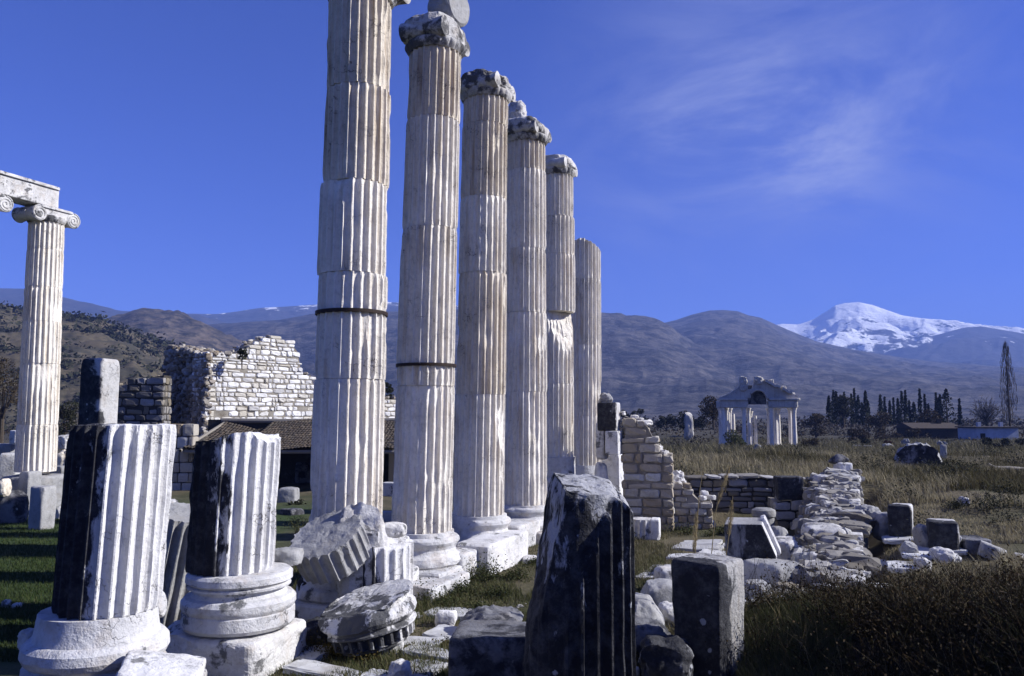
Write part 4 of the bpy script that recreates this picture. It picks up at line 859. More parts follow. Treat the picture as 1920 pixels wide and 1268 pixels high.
# ================================================================ RUINS ON THE RIGHT
# masonry pier (dark front, lit narrow sides), stepped down to the right
def wall_thing(name, label, cat, x0px, Y0, L, rz, T, top, seed, mats, group=None, zoff=None, **kw):
    p = at(x0px, 900, Y0); root = thing(name, label, cat, (p.x, Y0, th(p.x, Y0) - 0.1 if zoff is None else zoff), rz, group)
    masonry(root, L, T, top, seed, mats, **kw); return root
def ztop(px, py, Y): return at(px, py, Y).z
wall_thing('masonry_pier', 'tall ochre masonry pier with a ragged stepped top, right of the column row', 'wall', 1169, 21.0, 1.28, rad(-10), 0.85,
     [(0, ztop(1180, 772, 21)), (0.45, ztop(1190, 786, 21)), (0.46, ztop(1190, 788, 21)), (0.80, ztop(1225, 800, 21)), (0.82, ztop(1225, 835, 21)), (0.98, ztop(1225, 842, 21)), (1.0, ztop(1250, 850, 21)), (1.28, ztop(1250, 855, 21))], 201, [M_masonO, M_core, M_mason], zoff=0.0, ch=(0.17, 0.27), sl=(0.35, 0.65), rubble_top=26, k=8, proud=0.012)
wall_thing('low_wall', 'low broken masonry wall stepping down from the right side of the ochre pier', 'wall', 1251, 21.2, 1.15, rad(-12), 0.7,
     [(0, ztop(1260, 905, 21.2)), (0.55, ztop(1260, 908, 21.2)), (0.6, ztop(1290, 925, 21.2)), (0.85, ztop(1300, 935, 21.2)), (1.15, ztop(1320, 932, 21.2))], 202, [M_masonO, M_core, M_mason], zoff=0.0, ch=(0.14, 0.24), sl=(0.25, 0.6), rubble_top=14, k=8)
stone_px('marble_post', 'narrow white upright stones at the right end of the low broken wall', 'post', 1316, 921, 1329, 986, 20.6, 0.35, M_bright, k=8, rough=0.06, seed=203, n=12)
stone_px('broken_stone', 'small white stone at the foot of the narrow white post', 'stone', 1326, 976, 1342, 988, 20.3, 0.25, M_marble, k=4, rough=0.08, seed=204, n=8)
stone_px('broken_stone', 'pile of pale stones on the low broken wall beside the ochre pier', 'stone', 1254, 884, 1285, 908, 21.6, 0.4, M_marble, k=4, rough=0.1, seed=205, n=12, sink=0.1)
# marble jambs between the row and the pier
JB = 'white marble blocks between column row and pier'
stone_px('marble_jamb', 'bright white marble jamb, lower half, standing against the ochre pier', 'stone block', 1128, 852, 1168, 960, 20.8, 0.6, M_bright, k=18, rough=0.012, seed=206, rz=TW, n=18, group=JB, sink=0.3)
stone_px('marble_jamb', 'bright white marble block set on the lower jamb', 'stone block', 1141, 808, 1166, 853, 20.9, 0.6, M_bright, k=18, rough=0.012, seed=207, rz=TW, n=14, group=JB, sink=0.0)
stone_px('marble_jamb', 'narrow round-topped grey marble block left of the upper jamb', 'stone block', 1122, 792, 1139, 862, 21.1, 0.5, M_marble, k=9, rough=0.02, seed=208, rz=TW, group=JB, sink=0.0)
stone_px('marble_block', 'dark-faced block with a white right side, balanced on the white jambs', 'stone block', 1125, 755, 1161, 808, 21.0, 0.5, M_crust_shade, k=20, rough=0.012, seed=209, rz=TW, n=14, group=JB, sink=0.0, dims_w=0.5)
stone_px('broken_stone', 'small rough stone on top of the dark-faced block', 'stone', 1124, 738, 1149, 757, 21.1, 0.4, M_grey, k=3, rough=0.12, seed=210, n=10, group=JB, sink=0.02)
stone_px('broken_stone', 'white stones stacked low beside the farthest column', 'stone', 1116, 868, 1140, 905, 21.3, 0.4, M_bright, k=5, rough=0.07, seed=211, group=JB, sink=0.4)
wb = thing('fluted_block', 'small white fluted block standing at the foot of the ochre pier', 'stone block', (at(1206, 970, 19.6).x, 19.6, 0.0), rad(-14))
V, Q, T = fluted(-0.05, 0.46, lambda z: 0.31, nf=14, dep=0.04, seed=212, wear=0.3, dz=0.06); mb = MB(); mb.add(V, Q, T); mb.build('fluted_body', [M_marble], wb)
V, Q = rock((0.22, 0.5, 0.52), 10, 0.02, 213, n=10); V += np.array((0.29, 0.0, 0.22)); mb = MB(); mb.add(V, Q); mb.build('plain_end', [M_bright], wb)
# long low retaining wall with the grass bank behind
wall_thing('retaining_wall', 'long low dark retaining wall holding back the grass bank', 'wall', 1290, 22.2, 2.75, rad(-3), 0.8,
     [(0, ztop(1350, 897, 22.2)), (1.3, ztop(1400, 896, 22.2)), (2.75, ztop(1470, 896, 22.2))], 214, [M_masonD, M_coreD, M_mason], zoff=0.0, ch=(0.1, 0.22), sl=(0.25, 0.6), rubble_top=0, k=7)
rs = np.random.RandomState(3); mb = MB(); x = -0.05; zc_ = ztop(1400, 896, 22.2)
while x < 2.7:
    l = rs.uniform(0.35, 0.8); V, Q = pebble((x + l / 2, 0.36 + rs.uniform(-0.06, 0.04), zc_ + rs.uniform(-0.03, 0.03)), (l - 0.03, 0.85, rs.uniform(0.05, 0.09)), rs, 8, 0.3, 4); mb.add(V, Q); x += l
mb.build('coping', [M_capst], [q for q in bpy.data.objects if q.name.startswith('retaining_wall')][0])
wall_thing('stone_wall', 'dark-jointed block wall under the black square block, facing the camera', 'wall', 1454, 21.0, 1.25, rad(-5), 0.8,
     [(0, ztop(1480, 936, 21)), (0.85, ztop(1480, 936, 21)), (1.25, ztop(1520, 925, 21))], 215, [M_masonD, M_coreD, M_mason], zoff=0.0, ch=(0.22, 0.30), sl=(0.3, 0.6), k=9)
stone_px('marble_block', 'black square block with a pale rim standing on the dark-jointed wall', 'stone block', 1458, 894, 1506, 936, 21.1, 0.5, M_dark, k=20, rough=0.012, seed=216, n=14, sink=0.02, rz=rad(-5))
al = at(1432, 970, 20.2); V, Q, T = lathe([(0.05, -0.1), (0.27, -0.1), (0.255, 0.0), (0.25, 0.42), (0.285, 0.45), (0.295, 0.52), (0.28, 0.6), (0.2, 0.64), (0.05, 0.655)], 48, 217, 0.025)
o = link('round_altar', mesh_np('round_altar', V, Q, T, M_grey, True), None, (al.x, 20.2, 0.0)); tag(o, 'short round altar stone with a rim, standing before the retaining wall', 'altar')
# the rubble wall running towards the camera: a sloping heap with a lit straight edge
rw = thing('rubble_wall', 'broken rubble wall with a lit straight right edge running towards the camera', 'wall', (0, 0, 0), 0)
rs = np.random.RandomState(5); mb = MB()
def w2(y): return 6.02 + 0.425 * (y - 14)        # right edge of that wall
def w2z(y): return np.interp(y, [12.6, 14, 15.5, 17, 18.5, 20, 21.5, 23.5], [0.12, 0.34, 0.50, 0.68, 0.84, 1.0, 1.18, 1.38])
n = 60; ys = np.linspace(12.8, 23.6, n); Vv = []; 
nz = fbm(np.stack([ys * 1.3, ys * 0, ys * 0], -1), 8, 4)
for i, y in enumerate(ys):
    x1 = w2(y); wd_ = 0.95 + 0.35 * nz[i]; z = float(w2z(y))
    Vv += [(x1 - wd_ - 0.25, y, -0.2), (x1 - wd_, y, z - 0.35 - 0.1 * nz[i]), (x1 - wd_ * 0.5, y, z - 0.08), (x1 - 0.1, y, z - 0.02), (x1, y, z - 0.12), (x1 + 0.06, y, -0.2)]
mb.add(Vv, [(i * 6 + q, i * 6 + q + 1, i * 6 + q + 7, i * 6 + q + 6) for i in range(n - 1) for q in range(5)])
mb.T.append(np.array([(0, 2, 1), (0, 3, 2), (0, 4, 3), (0, 5, 4)])); mb.mt.append(np.zeros(4))
mb.build('rubble_core', [M_core], rw)
mb = MB(); rs = np.random.RandomState(6)
for i in range(230):
    y = rs.uniform(12.9, 23.4); x1 = w2(y); u_ = rs.beta(1.1, 1.0); x = x1 - 0.06 - u_ * 1.0; z = float(w2z(y)) - 0.02 - 0.30 * max(0, u_ - 0.45) ** 1.0
    s = 0.16 + 0.34 * rs.rand() ** 1.5; V, Q = pebble((0, 0, 0), (s * rs.uniform(1, 1.9), s * rs.uniform(0.8, 1.6), rs.uniform(0.10, 0.30)), rs, 6, 0.5, 3)
    V = V @ Re((rs.uniform(-0.14, 0.14), rs.uniform(-0.08, 0.22), TW + rs.normal() * 0.25)).T + np.array((x, y, z)); mb.add(V, Q)
mb.build('capping_stones', [M_capst], rw)
mb = MB()
for i in range(120):
    y = rs.uniform(13.0, 21.2); x = w2(y) - 1.05 - rs.uniform(0, 0.28); z = rs.uniform(0.0, max(0.1, float(w2z(y)) - 0.35))
    V, Q = pebble((x, y, z), (0.3, rs.uniform(0.25, 0.5), rs.uniform(0.14, 0.26)), rs, 6, 0.2, 3, TW); mb.add(V, Q)
mb.build('side_stones', [M_masonD], rw)
mb = MB(); y = 13.0
while y < 23.3:
    l = rs.uniform(0.5, 1.5); zt_ = float(w2z(y + l / 2)); V, Q = pebble((w2(y + l / 2) - 0.09, y + l / 2, zt_ - 0.12), (0.26, l - 0.012, 0.34), rs, 12, 0.05, 4, -math.atan(0.425)); mb.add(V, Q); y += l
mb.build('edge_stones', [M_marble], rw)
rs = np.random.RandomState(16); Pg = []
for i in range(60):
    y = rs.uniform(13.2, 23.0); x = w2(y) - rs.uniform(0.15, 1.0); Pg.append(np.array((x, y, float(w2z(y)) - 0.12)) + rs.normal(size=(60, 3)) * np.array((0.1, 0.14, 0.0)))
Vg, Qg, Tg = blades(np.concatenate(Pg), np.full(3600, 0.17), 0.012, 17, 0.8, (0, 0)); mg = MB(); mg.add(Vg, Qg, Tg); tag(mg.build('wall_grass', [G_dry]), 'dry grass growing between the stones on the rubble wall', 'grass', kind='stuff')
RW = 'stones along the rubble wall'
stone_px('marble_slab', 'white slab lying in front of the rubble wall, right of the fallen six-sided block', 'slab', 1452, 1014, 1530, 1062, 14.9, 0.9, M_marble, k=6, rough=0.06, seed=221, rz=0.3, ncut=2, group=RW)
stone_px('marble_slab', 'large white broken slab with cracks, behind the square block', 'slab', 1415, 1056, 1500, 1100, 12.9, 0.9, M_grey, k=5, rough=0.06, seed=222, rz=0.5, ncut=2, group=RW)
stone_px('marble_slab', 'flat white slab tipped on the top of the rubble wall', 'slab', 1520, 988, 1592, 1040, 16.1, 1.0, M_marble, k=6, rough=0.05, seed=223, rz=-0.2, ncut=2, group=RW)
stone_px('marble_block', 'square white block at the near end of the rubble wall', 'stone block', 1527, 1040, 1570, 1085, 13.4, 0.5, M_marble, k=12, rough=0.03, seed=224, rz=-0.25, group=RW)
stone_px('broken_stone', 'low flat stones behind the square block at the grass edge', 'stone', 1400, 1095, 1450, 1125, 11.9, 0.6, M_grey, k=4, rough=0.09, seed=225, group=RW)
stone_px('broken_stone', 'small ochre stone between the white slabs of the rubble wall', 'stone', 1492, 1062, 1524, 1088, 13.9, 0.35, M_colO, k=4, rough=0.09, seed=226, group=RW)
stone_px('broken_stone', 'rounded stone at the far top corner of the rubble wall', 'stone', 1566, 882, 1602, 912, 22.6, 0.6, M_grey, k=3.5, rough=0.06, seed=227, group=RW, sink=0.2)
stone_px('marble_block', 'white flat block beneath the dark pointed stone at the far end of the rubble wall', 'stone block', 1572, 868, 1597, 882, 23.0, 0.5, M_bright, k=10, rough=0.03, seed=228, group=RW, sink=0.02)
stone_px('broken_stone', 'dark pointed stone topping the far end of the rubble wall', 'stone', 1562, 852, 1595, 870, 23.2, 0.5, M_darkg, k=2.5, rough=0.05, seed=229, group=RW, taper=(0.6, 0.5), sink=0.02)
stone_px('broken_stone', 'pale rough block on the crest of the rubble wall, right of the black square block', 'stone', 1532, 892, 1585, 915, 21.8, 0.7, M_marble, k=5, rough=0.08, seed=230, group=RW, sink=0.15)
# scattered blocks on the right
RS = 'fallen stones in the grass at the right'
def rsn(name, label, x0, y0, x1, y1, Y, dp, mat, **kw):
    return stone_px(name, label, 'stone', x0, y0, x1, y1, min(Y, rest((x0 + x1) / 2, y1, 0.12)), dp, mat, group=RS, **kw)
rsn('boulder', 'rounded pale boulder uppermost in the heap right of the rubble wall', 1615, 950, 1655, 982, 17.6, 0.7, M_grey, k=3, rough=0.06, seed=241)
rsn('marble_block', 'upright block with dark left face and lit curved right side, tallest of the right heap', 1672, 947, 1720, 1006, 17.4, 0.55, M_crust_shade, k=10, rough=0.02, seed=242, rz=rad(-30), n=16, dims_w=0.45)
rsn('boulder', 'grey rock leaning between the rounded boulder and the upright block', 1645, 962, 1690, 1010, 17.0, 0.6, M_grey, k=3.5, rough=0.08, seed=243, ncut=3)
rsn('broken_stone', 'striped grey stone close to the lit edge of the rubble wall', 1603, 968, 1636, 1008, 16.4, 0.5, M_grey, k=4, rough=0.06, seed=244, ncut=3)
rsn('broken_stone', 'white stone half hidden below the striped grey stone', 1602, 990, 1628, 1034, 15.4, 0.4, M_marble, k=4, rough=0.07, seed=245, ncut=2)
rsn('broken_stone', 'thin slab tilted against the foot of the rubble wall', 1588, 1004, 1606, 1048, 14.6, 0.5, M_marble, k=6, rough=0.05, seed=246, ncut=2)
rsn('boulder', 'round grey boulder left of the hooked white block', 1726, 986, 1752, 1030, 16.0, 0.5, M_grey, k=3, rough=0.07, seed=247)
rsn('marble_block', 'large square block with a lit top and right edge and a dark left face', 1752, 978, 1802, 1036, 16.4, 0.6, M_crust_shade, k=12, rough=0.02, seed=248, rz=rad(-22), n=16, dims_w=0.5)
rsn('marble_slab', 'slanting white slab leaning on the large square block', 1762, 994, 1796, 1036, 15.6, 0.25, M_marble, k=8, rough=0.03, seed=249, rot=(0, rad(32), rad(-20)))
rsn('broken_stone', 'small white stone below the slanting slab', 1755, 1030, 1790, 1056, 15.0, 0.4, M_marble, k=4, rough=0.07, seed=250, ncut=1)
rsn('broken_stone', 'low white stone at the left of the grass tuft under the slanting slab', 1724, 1046, 1748, 1068, 14.4, 0.35, M_marble, k=3.5, rough=0.07, seed=251)
rsn('stone_beam', 'flat dark beam with a lit upper edge in the right grass', 1808, 1010, 1856, 1034, 16.4, 0.6, M_darkg, k=14, rough=0.015, seed=252, rz=-0.1)
rsn('marble_slab', 'grey slab sliding down right of the flat dark beam', 1842, 1024, 1892, 1046, 15.8, 0.4, M_grey, k=6, rough=0.04, seed=253, rot=(0, rad(22), -0.3))
rsn('broken_stone', 'small white stone at the right edge of the photo', 1908, 1040, 1930, 1062, 14.8, 0.35, M_marble, k=4, rough=0.07, seed=254)
rsn('broken_stone', 'white stone alone in the dark grass at the lower right', 1836, 1092, 1872, 1116, 12.0, 0.4, M_marble, k=3, rough=0.08, seed=255, sink=0.15)
rsn('broken_stone', 'grey stone low at the right photo edge in dark grass', 1894, 1130, 1930, 1160, 10.6, 0.4, M_grey, k=3, rough=0.08, seed=256, sink=0.15)
rsn('broken_stone', 'small pale stone in the field far above the square block', 1803, 932, 1818, 946, 22.5, 0.3, M_marble, k=3.5, rough=0.08, seed=257)
rsn('broken_stone', 'small stone in grass between the boulder and the upright block', 1698, 1018, 1722, 1046, 15.2, 0.4, M_grey, k=3.5, rough=0.08, seed=258)

# ================================================================ RUINED WALL AND SHED ON THE LEFT
YW = 40.0
def zw(py): return at(450, py, YW).z
wl = thing('ruined_wall', 'tall ruined wall of white squared stones with a ragged top, behind the stumps', 'wall', (at(384, 800, YW).x, YW, -1.0), rad(-2))
corner = at(384, 800, YW); wd = np.array((math.sin(rad(39)), math.cos(rad(39))))      # the lit face looks to the right of the camera
def along(px):                     # metres along the lit face to that line of sight
    q = ray(px, 700); k = q.x / q.y; return (k * YW - corner.x) / (wd[0] - k * wd[1])
wl.rotation_euler = (0, 0, rad(51))
prof_t = [(along(x), at(x, y, YW + wd[1] * along(x)).z + 1.0) for x, y in ((384, 664), (402, 662), (440, 660), (452, 657), (470, 644), (482, 640), (492, 634), (510, 630), (522, 632), (534, 640), (545, 640), (552, 650), (562, 662), (563, 700), (590, 702), (592, 735), (660, 742), (760, 748))]
masonry(wl, along(760), 1.3, prof_t, 301, [M_mason, M_core, M_rubble], ch=(0.13, 0.31), sl=(0.16, 0.8), gap=0.026, rubble_top=90, holes=0.012, k=5, proud=0.02)
ed = np.array((-0.777, 0.63)); L2 = 4.3; e0 = np.array((corner.x, corner.y)) + ed * L2
wr = thing('ruined_wall', 'broken dark rubble end of the white wall, crumbling down to the left', 'wall', (e0[0], e0[1], -1.0), rad(-39))
def erx(px):
    q = ray(px, 700); k = q.x / q.y; return L2 - (k * YW - corner.x) / (ed[0] - k * ed[1])
def ert(px): return YW + ed[1] * (L2 - erx(px))
p2 = [(max(0, erx(x)), at(x, y, ert(x)).z + 1.0) for x, y in ((300, 652), (306, 648), (314, 652), (330, 657), (350, 655), (366, 662), (384, 664))]
rs = np.random.RandomState(9); mb = MB(); tf = prof_fn(p2)
V, Q = rock((L2 - 0.3, 1.4, 6.2), 9, 0.04, 302, n=20); V += np.array((L2 / 2, 1.0, float(tf(L2 / 2)) - 3.35)); mb.add(V, Q); mb.build('rubble_core', [M_core], wr)
mb = MB()
for i in range(1700):
    x = rs.uniform(-0.1, L2 + 0.05); z = rs.uniform(0.6, 7.7)
    if z > float(tf(x)) - 0.02: continue
    s = rs.uniform(0.09, 0.30); V, Q = pebble((0, 0, 0), (s * 1.4, s, s), rs, 3.2, 0.25, 3); V = V @ Re((rs.uniform(-.5, .5), rs.uniform(-.4, .4), rs.uniform(0, 3))).T + np.array((x, 0.15 + rs.uniform(-0.1, 0.14) - 0.25 * (7 - z) / 7 * rs.uniform(0, 1.5), z)); mb.add(V, Q)
for i in range(220):
    x = rs.uniform(0, L2); s = rs.uniform(0.1, 0.3); V, Q = pebble((x, rs.uniform(0.0, 1.5), float(tf(x)) + rs.uniform(-0.25, 0.1)), (s * 1.3, s, s * 0.8), rs, 3.2, 0.25, 3, rs.uniform(0, 3)); mb.add(V, Q)
mb.build('rubble_stones', [M_rubble], wr)
YX = 39.0
wx = thing('ruined_wall', 'lower shaded wall of larger blocks running left from the rubble end', 'wall', (at(204, 800, YX).x, YX, -1.0), rad(-1))
sx = mpp(250, 750, YX)
masonry(wx, (305 - 204) * sx, 0.9, [((x - 204) * sx, at(250, y, YX).z + 1.0) for x, y in ((204, 722), (230, 722), (238, 712), (262, 712), (275, 705), (305, 700))], 303, [M_masonD, M_coreD, M_masonO], ch=(0.28, 0.5), sl=(0.45, 0.9), gap=0.04, rubble_top=22, k=7)
# shed: ashlar left wall, open dark front, tiled roof
YS = 33.5
sx0 = at(312, 850, YS).x; sx1 = at(745, 850, YS).x; sz = -0.3
shed = thing('shed', 'low open shed with a sagging tiled roof, built against the white ruined wall', 'shed', (sx0, YS, sz), 0.0)
def zs_(py, Y=YS): return at(450, py, Y).z - sz
Lh = sx1 - sx0; wl_ = at(362, 850, YS).x - sx0
rs = np.random.RandomState(12); mb = MB(); z = 0
while z < zs_(805) :
    h = rs.uniform(0.4, 0.6); x = 0
    while x < wl_ - 0.05:
        l = min(rs.uniform(0.4, 0.75), wl_ - x); P, Q = pebble((x + l / 2, 0.3, z + h / 2), (l - 0.03, 0.6, h - 0.03), rs, 12, 0.06); mb.add(P, Q); x += l
    z += h
mb.build('ashlar_wall', [M_masonO], shed)
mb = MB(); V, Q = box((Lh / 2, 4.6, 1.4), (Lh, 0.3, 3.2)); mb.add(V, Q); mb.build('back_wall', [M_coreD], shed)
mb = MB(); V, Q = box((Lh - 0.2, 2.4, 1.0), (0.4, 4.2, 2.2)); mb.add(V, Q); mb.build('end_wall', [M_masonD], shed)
zr_, ze_ = zs_(789, 38) , zs_(842)
mb = MB(); xa = wl_ - 0.25; nrow = 16; ncol = 62
for j in range(ncol):
    x = xa + (Lh - xa) * (j + 0.5) / ncol; wv_ = (Lh - xa) / ncol
    for i in range(nrow):
        t0 = i / nrow; t1 = (i + 1.18) / nrow
        def rp(t_, dz): 
            sag = -0.16 * math.sin(t_ * math.pi) * (0.6 + 0.4 * math.sin(x * 1.1)) + 0.05 * math.sin(x * 2.3 + t_ * 3)
            if x < xa + 2.2: sag -= 0.5 * (1 - abs((x - xa - 1.5) / 1.5)) * t_ if abs(x - xa - 1.5) < 1.5 else 0
            return (-0.5 + t_ * 4.9, ze_ + t_ * (zr_ - ze_) + sag + dz)
        jt = rs.uniform(-0.02, 0.02)
        (ya, za), (yb, zb_) = rp(t0, 0.03), rp(min(t1, 1.02), 0.0)
        pr = []
        for (yy, zz) in ((ya, za), (yb, zb_)):
            for a in np.linspace(0, math.pi, 5): pr.append((x + jt + math.cos(a) * wv_ * 0.52, yy, zz + math.sin(a) * wv_ * 0.35))
        mb.add(pr, [(q, q + 1, q + 6, q + 5) for q in range(4)])
rf_ = mb.build('roof', [M_tile], shed)
mb = MB()
V, Q = tube([(xa - 0.2, 4.45, zr_ + 0.02), (xa + 2.5, 4.4, zr_ - 0.02), (Lh, 4.4, zr_ + 0.03)], 0.11, 8); mb.add(V, Q); mb.build('ridge_beam', [M_log], rf_)
mb = MB(); V, Q = tube([(xa - 0.05, -0.6, ze_ - 0.05), (xa - 0.05, 4.5, zr_ - 0.08)], 0.07, 6); mb.add(V, Q); mb.build('verge_rafter', [M_log], rf_)
mb = MB(); V, Q = tube([(xa, -0.35, ze_ - 0.1), (Lh, -0.35, ze_ - 0.1)], 0.08, 6); mb.add(V, Q); mb.build('eaves_beam', [M_log], shed)
for q in (0.32, 0.62, 0.92):
    mb = MB(); x = xa + (Lh - xa) * q; V, Q = tube([(x, -0.3, 0), (x + 0.05, -0.3, ze_ - 0.1)], 0.08, 8); mb.add(V, Q); mb.build('post', [M_log], shed)
SS = 'blocks lying in the shade of the shed'
for i, (x0, y0, x1, y1, Y, m_2, lab) in enumerate(((520, 915, 556, 946, 28, M_grey, 'grey block lying before the dark shed, left of the nearest column'), (552, 868, 580, 905, 31, M_darkg, 'dim upright block in the shed opening beside the nearest column'), (306, 938, 326, 956, 22, M_marble, 'small white block on the grass between the two stumps'), (528, 955, 560, 985, 24, M_darkg, 'dark low block on the grass behind the shorter stump'), (722, 905, 738, 930, 27, M_marble, 'white stone seen between the first and second columns'), (718, 960, 738, 985, 22, M_grey, 'grey stone low between the first and second columns'))):
    stone_px('broken_stone' if i > 1 else 'marble_block', lab, 'stone', x0, y0, x1, y1, Y, 0.6, m_2, k=7, rough=0.04, seed=330 + i, rz=0.3 * i, group=SS, n=10)

# ================================================================ FAR GATEWAY (four rows of columns under a broken pediment)
YT = 100.0
gx = at(1356, 800, YT).x; gz = -1.35; G0 = at(1424, 838, YT)
gate = thing('columned_gateway', 'ruined columned gateway with a broken pediment standing far off in the fields', 'gateway', (G0.x, YT, gz), rad(-6))
s_ = mpp(1424, 770, YT)
def gX(px): return (px - 1424) * s_
def gZ(py): return at(1424, py, YT).z - gz
zc = gZ(765)
def gcol(x, y, h, r=0.36, broken=False):
    mb = MB()
    V, Q, T = lathe([(0.1, 0), (r * 1.5, 0), (r * 1.5, 0.18), (r * 1.3, 0.25), (r * 1.35, 0.34), (r * 1.02, 0.42), (r, 0.6), (r * 0.98, h * 0.4), (r * 0.85, h - 0.6 if not broken else h), (r * 0.1, h - 0.58 if not broken else h)], 20, int(x * 10) & 255, 0.03); mb.add(V, Q, T)
    if not broken:
        V, Q, T = lathe([(r * 0.86, h - 0.62), (r * 0.95, h - 0.6), (r * 1.0, h - 0.35), (r * 1.35, h - 0.1), (r * 1.45, h), (0.1, h)], 16, 3, 0.05); mb.add(V, Q, T)
    return mb.build('column', [M_col], gate, (x, y, 0), smooth=True)
for i, px in enumerate((1359, 1397, 1446.5, 1489)): gcol(gX(px), 0, zc, 0.26)
for i, (px, h_) in enumerate(((1379, 0.9), (1421, 0.92), (1455, 0.98), (1470, 0.85))): gcol(gX(px) - 0.15, 3.4, zc * h_ if h_ < 0.95 else zc, 0.25, h_ < 0.95 and h_ != 0.92)
for i, px in enumerate((1386, 1425, 1474, 1507)): gcol(gX(px) + 0.15, 6.8, zc if i != 1 else zc * 0.45, 0.26, i == 1)
for (px, y) in ((1359, 3.4), (1366, 6.8), (1497, 3.6)): gcol(gX(px) + 0.2, y, zc * (0.75 if px == 1359 else 1), 0.25, px == 1359)
for (px, y, hf) in ((1370, 2.0, 1), (1412, 2.2, 1), (1431, 4.6, 0.8), (1461, 2.0, 1), (1476, 4.8, 1), (1499, 5.2, 1), (1390, 5.0, 0.85)): gcol(gX(px), y, zc * hf, 0.24, hf < 1)
mb = MB()
def gbox(x0, x1, y0, y1, z0, z1, k=12, r=0.02, seed=1, n=8):
    V, Q = rock((x1 - x0, y1 - y0, z1 - z0), k, r, seed, n=n); V += np.array(((x0 + x1) / 2, (y0 + y1) / 2, (z0 + z1) / 2)); mb.add(V, Q)
xL, xR = gX(1353), gX(1495)
zE = gZ(748)
def gpart():
    global mb
    mb.build('entablature', [M_tetra], gate); mb = MB()
gbox(xL, gX(1405), -0.5, 0.5, zc, zE - 0.2, seed=1); gbox(xL - 0.25, gX(1404), -0.7, 0.6, zE - 0.22, zE + 0.08, seed=3); gpart()
gbox(gX(1441), xR, -0.5, 0.5, zc, zE - 0.2, seed=2); gbox(gX(1442), xR + 0.25, -0.7, 0.6, zE - 0.22, zE + 0.08, seed=4); gpart()
gbox(gX(1487), gX(1499), 0.4, 7.2, zc, zE - 0.1, seed=5); gpart()
gbox(xL + 0.1, xL + 1.0, 0.4, 4.0, zc, zE - 0.2, seed=6); gpart()
# broken pediment with a round arch in its middle
mb = MB(); zP1 = gZ(716)
ca, ra, zA = gX(1423), 15.5 * s_, zE + 0.05
def roofz(x):
    pts_ = ((1353, 746), (1372, 738), (1390, 722), (1403, 718), (1404.5, 731), (1415, 728), (1416, 716), (1434, 714), (1436, 717), (1460, 727), (1480, 737), (1496, 745))
    return np.interp(x, [gX(a) for a, b_ in pts_], [gZ(b_) for a, b_ in pts_])
n = 48; xs = np.linspace(xL, xR, n); Vf = []
for x in xs:
    zlo = zE + 0.05
    if abs(x - ca) < ra: zlo = zA + math.sqrt(max(0, ra * ra - (x - ca) ** 2))
    zhi = max(float(roofz(x)) + 0.22 * float(vnoise(np.array([[x * 1.3, 0, 0]]), 9)[0]) - 0.05, zlo + 0.12)
    Vf += [(x, -0.4, zlo), (x, 0.4, zlo), (x, 0.4, zhi), (x, -0.4, zhi)]
Qf = [(i * 4 + q, i * 4 + (q + 1) % 4, i * 4 + 4 + (q + 1) % 4, i * 4 + 4 + q) for i in range(n - 1) for q in range(4)] + [(3, 2, 1, 0), ((n - 1) * 4, (n - 1) * 4 + 1, (n - 1) * 4 + 2, (n - 1) * 4 + 3)]
mb.add(Vf, Qf); mb.build('pediment', [M_tetra], gate)
mb = MB(); pts = [(ca + (ra + 0.02) * math.cos(a), -0.46, zA + (ra + 0.02) * math.sin(a)) for a in np.linspace(0.05, math.pi - 0.05, 18)]; V, Q = tube(pts, 0.14, 6); mb.add(V, Q); mb.build('arch_moulding', [M_tetra], gate)
mb = MB(); V, Q = box((ca, 0.55, zE + 0.5), (2 * ra + 0.3, 0.12, 2.4)); mb.add(V, Q); mb.build('arch_back', [M_darkg], gate)
for (x0, x1, tilt_seed, cut) in ((gX(1436), gX(1462), 4, 1), (gX(1466), gX(1484), 5, 1)):
    mb = MB(); m_n = 16; xs = np.linspace(x0, x1, m_n); Vv = []
    for i, x in enumerate(xs):
        z = float(roofz(np.clip(x, xL, xR))) - 0.05 + 0.16 * float(vnoise(np.array([[i * 0.9, tilt_seed, 0.5]]), 3)[0])
        Vv += [(x, -0.85, z - 0.02), (x, 0.6, z - 0.02), (x, 0.6, z + 0.30), (x, -0.85, z + 0.30)]
    mb.add(Vv, [(i * 4 + q, i * 4 + (q + 1) % 4, i * 4 + 4 + (q + 1) % 4, i * 4 + 4 + q) for i in range(m_n - 1) for q in range(4)] + [(3, 2, 1, 0), ((m_n - 1) * 4, (m_n - 1) * 4 + 1, (m_n - 1) * 4 + 2, (m_n - 1) * 4 + 3)])
    mb.build('raking_cornice', [M_tetra], gate)
for (px0, px1, py0, py1, y, sd) in ((1390, 1404, 706, 738, -0.2, 5), (1416, 1433, 706, 722, -0.2, 6), (1500, 1516, 734, 752, 6.6, 7), (1444, 1452, 712, 722, -0.3, 8), (1466, 1474, 724, 736, -0.3, 9)):
    V, Q = rock(((px1 - px0) * s_, 1.0, gZ(py0) - gZ(py1)), 4, 0.09, sd, n=10); mb = MB(); mb.add(V, Q); mb.build('roof_block', [M_tetra], gate, (gX((px0 + px1) / 2), y, (gZ(py0) + gZ(py1)) / 2))
mb = MB(); V, Q = rock((15, 9.5, 0.6), 14, 0.02, 4); mb.add(V, Q); mb.build('stepped_platform', [M_tetra], gate, (0.6, 3.4, -0.15))

